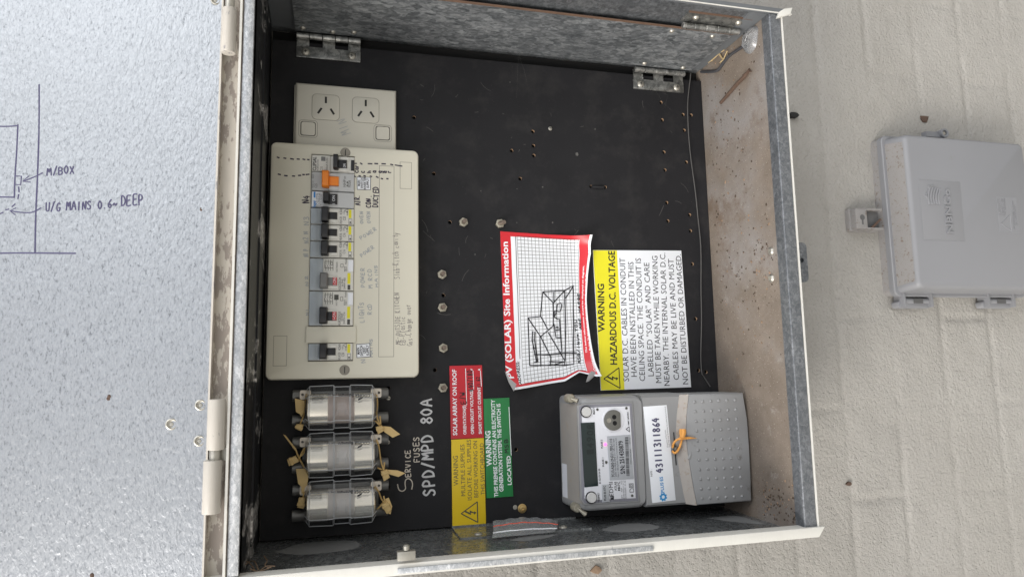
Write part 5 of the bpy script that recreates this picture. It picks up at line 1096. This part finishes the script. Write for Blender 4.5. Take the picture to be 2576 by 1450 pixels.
m = MB(); c = floor_pt(*T1(1720, 500), 0); u_ = []; NR, NA = 7, 20
for i in range(NR+1):
    for j in range(NA):
        t_ = 2*math.pi*j/NA; r_ = i/NR*(1+.25*mnoise.noise(Vector((math.cos(t_)*1.4, math.sin(t_)*1.4, 4)))); k = max(0, 1-(i/NR)**2)
        u_.append((c[0]+15*r_*math.cos(t_), c[1]+.3+6*k**.5*(1+.5*mnoise.noise(Vector((i*.5, math.cos(t_)*2, math.sin(t_)*2)))), c[2]+13*r_*math.sin(t_)))
m.mesh(u_, [[i*NA+j, i*NA+(j+1) % NA, (i+1)*NA+(j+1) % NA, (i+1)*NA+j] for i in range(NR) for j in range(NA)]); solo(m, 'plastic_scrap', M['film'], 'crumpled clear plastic scrap in the corner of the cabinet floor', 'plastic scrap')
# loose debris scattered on the cabinet floor
m = MB()
def chip(c, r, mi, axis):
    pts = []
    k = 5
    for i in range(k):
        t = 2*math.pi*i/k+rnd.random(); rr_ = r*rnd.uniform(.5, 1.3); pts.append((rr_*math.cos(t)*rnd.uniform(.6, 1.7), rr_*math.sin(t)))
    pts = pts if area(pts) > 0 else pts[::-1]
    if axis == 'b': lo = [(c[0]+x, c[1]+.05, c[2]+y) for x, y in pts]; hi = [(c[0]+x*.6, c[1]+r*.7, c[2]+y*.6) for x, y in pts]
    m.rings([lo, hi], mi, False)
for _ in range(420):
    z = rnd.random()
    if z < .3: a, w = rnd.gauss(-130, 14), rnd.uniform(70, 128)
    elif z < .6: a, w = rnd.uniform(60, 350), abs(rnd.gauss(0, 40))+12
    elif z < .8: a, w = rnd.gauss(110, 30), rnd.gauss(95, 22)
    else: a, w = rnd.uniform(-20, 355), rnd.uniform(12, 130)
    if a < -149 or a > 354 or w > 130 or w < 2 or (-142 < a < -18 and w < 62): continue
    chip((a, -422, w), rnd.uniform(.45, 1.35), 0 if rnd.random() < .62 else 1, 'b')
o = m.build('loose_debris', [M['debris'], M['debris2']], None, smooth=False); o['label'] = 'scattered dark and tan specks of debris on the dusty cabinet floor'; o['category'] = 'debris'; o['kind'] = 'stuff'
m = MB()
for q in (((648, 1441), (640, 1420), (628, 1412), (612, 1420), (604, 1432)), ((672, 1440), (666, 1424), (672, 1408), (664, 1396)), ((690, 1438), (670, 1432), (655, 1436)), ((625, 1446), (650, 1440), (680, 1444)), ((612, 1404), (630, 1424), (644, 1440))):
    pts = [on_a(x, y, -146) for x, y in q]; m.tube(smooth([(p_[0]+rnd.uniform(-1, 3), p_[1], min(p_[2], 120)) for p_ in pts], 4), .5, 5)
solo(m, 'dry_strands', M['debris2'], 'dry curled strands in the lower left corner of the cabinet', 'dry strands')
m = MB()
for q in (((1305, 132, 12), (1302, 175, 4), (1300, 245, .6)), ((1305, 140, 12), (1318, 175, 5), (1325, 205, .6)), ((1650, 230, .8), (1672, 262, .7), (1690, 278, .7)), ((1665, 232, .8), (1680, 240, 1.2), (1672, 270, .6))):
    m.tube([(*at(x, y, w), w) for x, y, w in q], .04, 4)
solo(m, 'cobweb', M['dust'], 'thin cobweb threads hanging from the galvanised flap over the black panel', 'cobweb')
# dead leaf and wasp-hole marks on the wall
def wall_bit(x, y, r, mat_, name, label, cat, n=7, hgt=1.6):
    c = at(x, y, WW+2); m = MB(); p_ = [(c[0]+r*rnd.uniform(.6, 1.2)*math.cos(2*math.pi*k/n)*.7, c[1]+r*rnd.uniform(.6, 1.2)*math.sin(2*math.pi*k/n)) for k in range(n)]
    m.slab(p_, WW-2, WW+hgt, .3); solo(m, name, mat_, label, cat)
wall_bit(2328, 298, 7, M['twig'], 'mud_dab', 'brown mud dab on the wall above the grey utility box', 'mud dab')
wall_bit(1500, 1433, 6, M['debris2'], 'mud_dab', 'brown speck of mud on the wall at the lower edge', 'mud dab')
wall_bit(2137, 1216, 3.6, M['twig'], 'mud_dab', 'small reddish brown speck on the wall right of the box corner', 'mud dab')
wall_bit(1996, 291, 6, M['black_tape'], 'bolt_head', 'black bolt end on the wall beside the cabinet lip', 'bolt', 8, 5)

for x, y, r, lb in ((274, 1001, 2.6, 'dark insect speck in the middle of the galvanised lid'), (505, 526, 2.0, 'rust brown speck on the lid near the hinge side'), (234, 1447, 3.0, 'dark speck on the lid at the lower edge of the photo')):
    m = MB(); c = at_lid(x, y)
    for k in range(3): m.ball((c[0]+rnd.uniform(-1, 1)*r*.5, c[1]+rnd.uniform(-1, 1)*r*.4, c[2]-.3), r*rnd.uniform(.4, .7), .5, 8)
    solo(m, 'dirt_speck', M['twig'], lb, 'dirt speck')
# ================================================================== GREY UTILITY BOX ON THE WALL
nb_c = at(2420, 545, 20); nb = thing('utility_box', 'grey plastic utility enclosure fixed to the wall right of the meter box', 'utility box', nb_c[0], nb_c[1], WW)
def qn(x, y, w): return at(*CN(x, y), w)
FZ, LZ = 34.0, 6.0
fa1, fa0 = (qn(600, 203, FZ)[0]+qn(1265, 266, FZ)[0])/2, qn(625, 1160, FZ)[0]; fb1 = (qn(560, 203, FZ)[1]+qn(622, 1160, FZ)[1])/2; fb0 = qn(1268, 270, FZ)[1]-3
la1, la0 = qn(405, 208, LZ)[0], qn(470, 1218, LZ)[0]; lb1 = (qn(402, 260, LZ)[1]+qn(462, 1150, LZ)[1])/2; lb0 = fb0-13
ga1, ga0, gb1 = la1-1, la0+2, (qn(330, 260, WW)[1]+qn(392, 1190, WW)[1])/2
m = MB(); m.rings([[(a, b, WW-2) for a, b in rrect(ga0, ga1, lb0+2, gb1, 6, 5)], [(a, b, LZ-8) for a, b in rrect(la0+1.5, la1-1.5, lb0+1, lb1-1, 7, 5)]], 0); m.build('base', M['nbnd'], nb)
m = MB(); m.rings([[(a, b, LZ-8) for a, b in rrect(la0, la1, lb0, lb1, 8, 5)], [(a, b, LZ-1) for a, b in rrect(la0, la1, lb0, lb1, 8, 5)], [(a, b, LZ) for a, b in rrect(la0+1, la1-1, lb0+1, lb1-1, 7, 5)]], 0); m.build('lid_lip', M['nbn'], nb)
m = MB(); r1 = rrect(la0+4, la1-4, lb0+5, lb1-4.5, 7, 6)
r2 = rrect(fa0-1, fa1+1, fb0-1, fb1+2.5, 7, 6); r3 = rrect(fa0+2.5, fa1-2.5, fb0+2, fb1-2, 6, 6)
m.rings([[(a, b, LZ-.1) for a, b in r1], [(a, b, FZ-4) for a, b in r2], [(a, b, FZ-1.2) for a, b in rrect(fa0+.2, fa1-.2, fb0, fb1+.6, 7, 6)], [(a, b, FZ) for a, b in r3]], 0, False); m.build('lid', M['nbn'], nb, angle=60)
# dirty upper face of the lid
m = MB(); k0, k1 = lb1-4.3, fb1+2.7
m.rings([[(la0+12, k0, LZ+.1), (la1-12, k0, LZ+.1)], [(fa0+8, k1, FZ-4), (fa1-8, k1, FZ-4)]], 0, False, False, False); m.build('lid_dirty_top', M['nbnd'], nb)
m = MB(); plq = [qn(x, y, FZ) for x, y in ((621, 481), (888, 498), (920, 877), (652, 866))]; ringstroke(m, plq, .9, FZ+.05); 
m.slab(inset(ccw(plq), 1), FZ-.1, FZ+.25, .1); m.build('name_plaque', M['nbn'], nb)
m = MB(); w = FZ+.25
def raised(s_, p0, p1, h_, dz=.9):
    v, f = glyphs(s_, True); mm = MB(); tline(mm, s_, (*qn(*p0, w), w), (*qn(*p1, w), w), h_, 0, True)
    n = len(mm.v); lo = mm.v; hi = [(a, b, c_+dz) for a, b, c_ in mm.v]; ed = {}
    for fc in mm.f:
        for i in range(len(fc)):
            e = (fc[i], fc[(i+1) % len(fc)]); ed[e] = 1
    side = [[e[0], e[1], e[1]+n, e[0]+n] for e in ed if (e[1], e[0]) not in ed]
    m.mesh(lo+hi, [[k+n for k in fc] for fc in mm.f]+side)
raised('NBNCo', (840, 825), (815, 545), 9.0, 1.5)
for i in range(5):
    x = 690+16*i; L0, L1 = 640, 530+i*4; p_ = [qn(px, py, w) for px, py in ((x, L0), (x-8, (L0+L1)/2), (x+4, L1))]; m.tube([(a, b, w+.35) for a, b in smooth([(*q, 0) for q in p_], 4) for a, b in [(a, b)]] if False else [(q[0], q[1], w+.5) for q in smooth([(*q_, 0) for q_ in p_], 4)], 1.2, 6)
m.tube([(*qn(x, y, w), w+.3) for x, y in ((700, 640), (668, 585), (690, 545), (682, 528), (720, 527))], 1.0, 6); m.build('embossed_emblem', M['nbn'], nb, smooth=False)
m = MB(); plq = [qn(x, y, FZ) for x, y in ((1113, 589), (1238, 597), (1260, 821), (1137, 815))]; m.slab(plq, FZ-.1, FZ+.3, .1); w = FZ+.3
for s_, p0, p1, h_ in (('CAUTION', (1142, 712), (1134, 605), 3.6), ('LASER BEAM', (1160, 712), (1152, 605), 2.6), ('HAZARD INSIDE', (1176, 712), (1168, 605), 2.6), ('UNAUTHORISED ACCESS', (1232, 800), (1220, 620), 2.4), ('IS PROHIBITED', (1246, 770), (1234, 650), 2.4)): raised(s_, p0, p1, h_, .35)
trp = [qn(x, y, w) for x, y in ((1145, 762), (1200, 705), (1210, 810))]
for i in range(3): m.tube([(*trp[i], w), (*trp[(i+1) % 3], w)], .5, 5)
m.build('caution_plaque', M['nbn'], nb, smooth=False)
# mounting tab, screw lug and latches
m = MB(); tp = [qn(x, y, 2) for x, y in ((190, 672), (380, 645), (390, 800), (200, 808))]
tb1, tb0 = qn(232, 735, 4)[1], qn(395, 735, 4)[1]; ta1, ta0 = qn(300, 660, 4)[0], qn(300, 800, 4)[0]
m.slab(rrect(ta0, ta1, tb0-2, tb1+2, 1.8, 3), WW-2, -5, 1.5); m.slab(rrect(ta0+1.5, ta1-1.5, tb1-17, tb1, 1.5, 3), -6, 4, 1.0)
for a_ in (ta0+1, ta1-3): m.box(a_, a_+2.2, tb0-2, tb1-10, -6, 3)
tabo = m.build('mounting_tab', M['nbnd'], nb)
c = qn(272, 722, 4.2); m = MB(); m.lathe((c[0], c[1], 4), [(3.6, -.1), (3.6, .15), (.2, .15)], 16); m.box(c[0]-9, c[0]-2, c[1]-1.2, c[1]+1.2, 3.9, 4.12); m.build('keyhole', M['nbndark'], tabo)
m = MB(); m.box(ta0+4, ta1-4, tb0-1, tb1-18, -4.8, -3.5); m.build('tab_recess', M['nbndark'], tabo)
m = MB(); m.tube([(*qn(330, 790, 1), 1), (*qn(382, 735, 1), 2)], [1.8, 1.2], 6); m.build('dry_leaf', M['twig'], tabo)
c = qn(792, 192, LZ+2); m = MB(); m.lathe((c[0], c[1], LZ-10), [(6.2, 0), (6.2, 12), (5.2, 12.5), (3.6, 12), (3.2, 9), (.3, 9)], 18); m.box(c[0]-5, c[0]+2, c[1]+2, c[1]+26, LZ-10, LZ-2); lg = m.build('screw_lug', M['nbn'], nb); m = MB(); m.lathe((c[0], c[1], LZ-1), [(2.4, 0), (2.2, 1.6), (.3, 1.6)], 12); m.build('screw', M['steel'], lg)
for x0, x1 in ((500, 712), (1032, 1228)):
    a1_ = la0+1; a0_ = qn((x0+x1)/2+20, 1290, LZ)[0]; b1_ = qn(x0+25, 1245, LZ)[1]; b0_ = qn(x1, 1245, LZ)[1]; m = MB()
    m.box(a0_+1, a1_+8, b0_, b0_+3.4, LZ-14, LZ+2, 0, .6); m.box(a0_+1, a1_+8, b1_-3.4, b1_, LZ-14, LZ+2, 0, .6); m.slab(rrect(a0_, a0_+9, b0_-1, b1_+4, 3.5, 4), LZ-14, LZ-4, 1.5); m.lathe((a0_+9, b0_+3, LZ-4), [(3.4, 0), (3.4, b1_-b0_-6)], 14, 0, 'b', True)
    lt = m.build('latch', M['nbn'], nb); m = MB(); m.box(a0_+5.5, a0_+11, b0_+(b1_-b0_)*.32, b0_+(b1_-b0_)*.62, LZ-1, LZ+.2); m.box(a0_+12.6, a1_-1.5, b0_+4, b1_-4, LZ-12, LZ-9); m.build('latch_gap', M['nbndark'], lt)
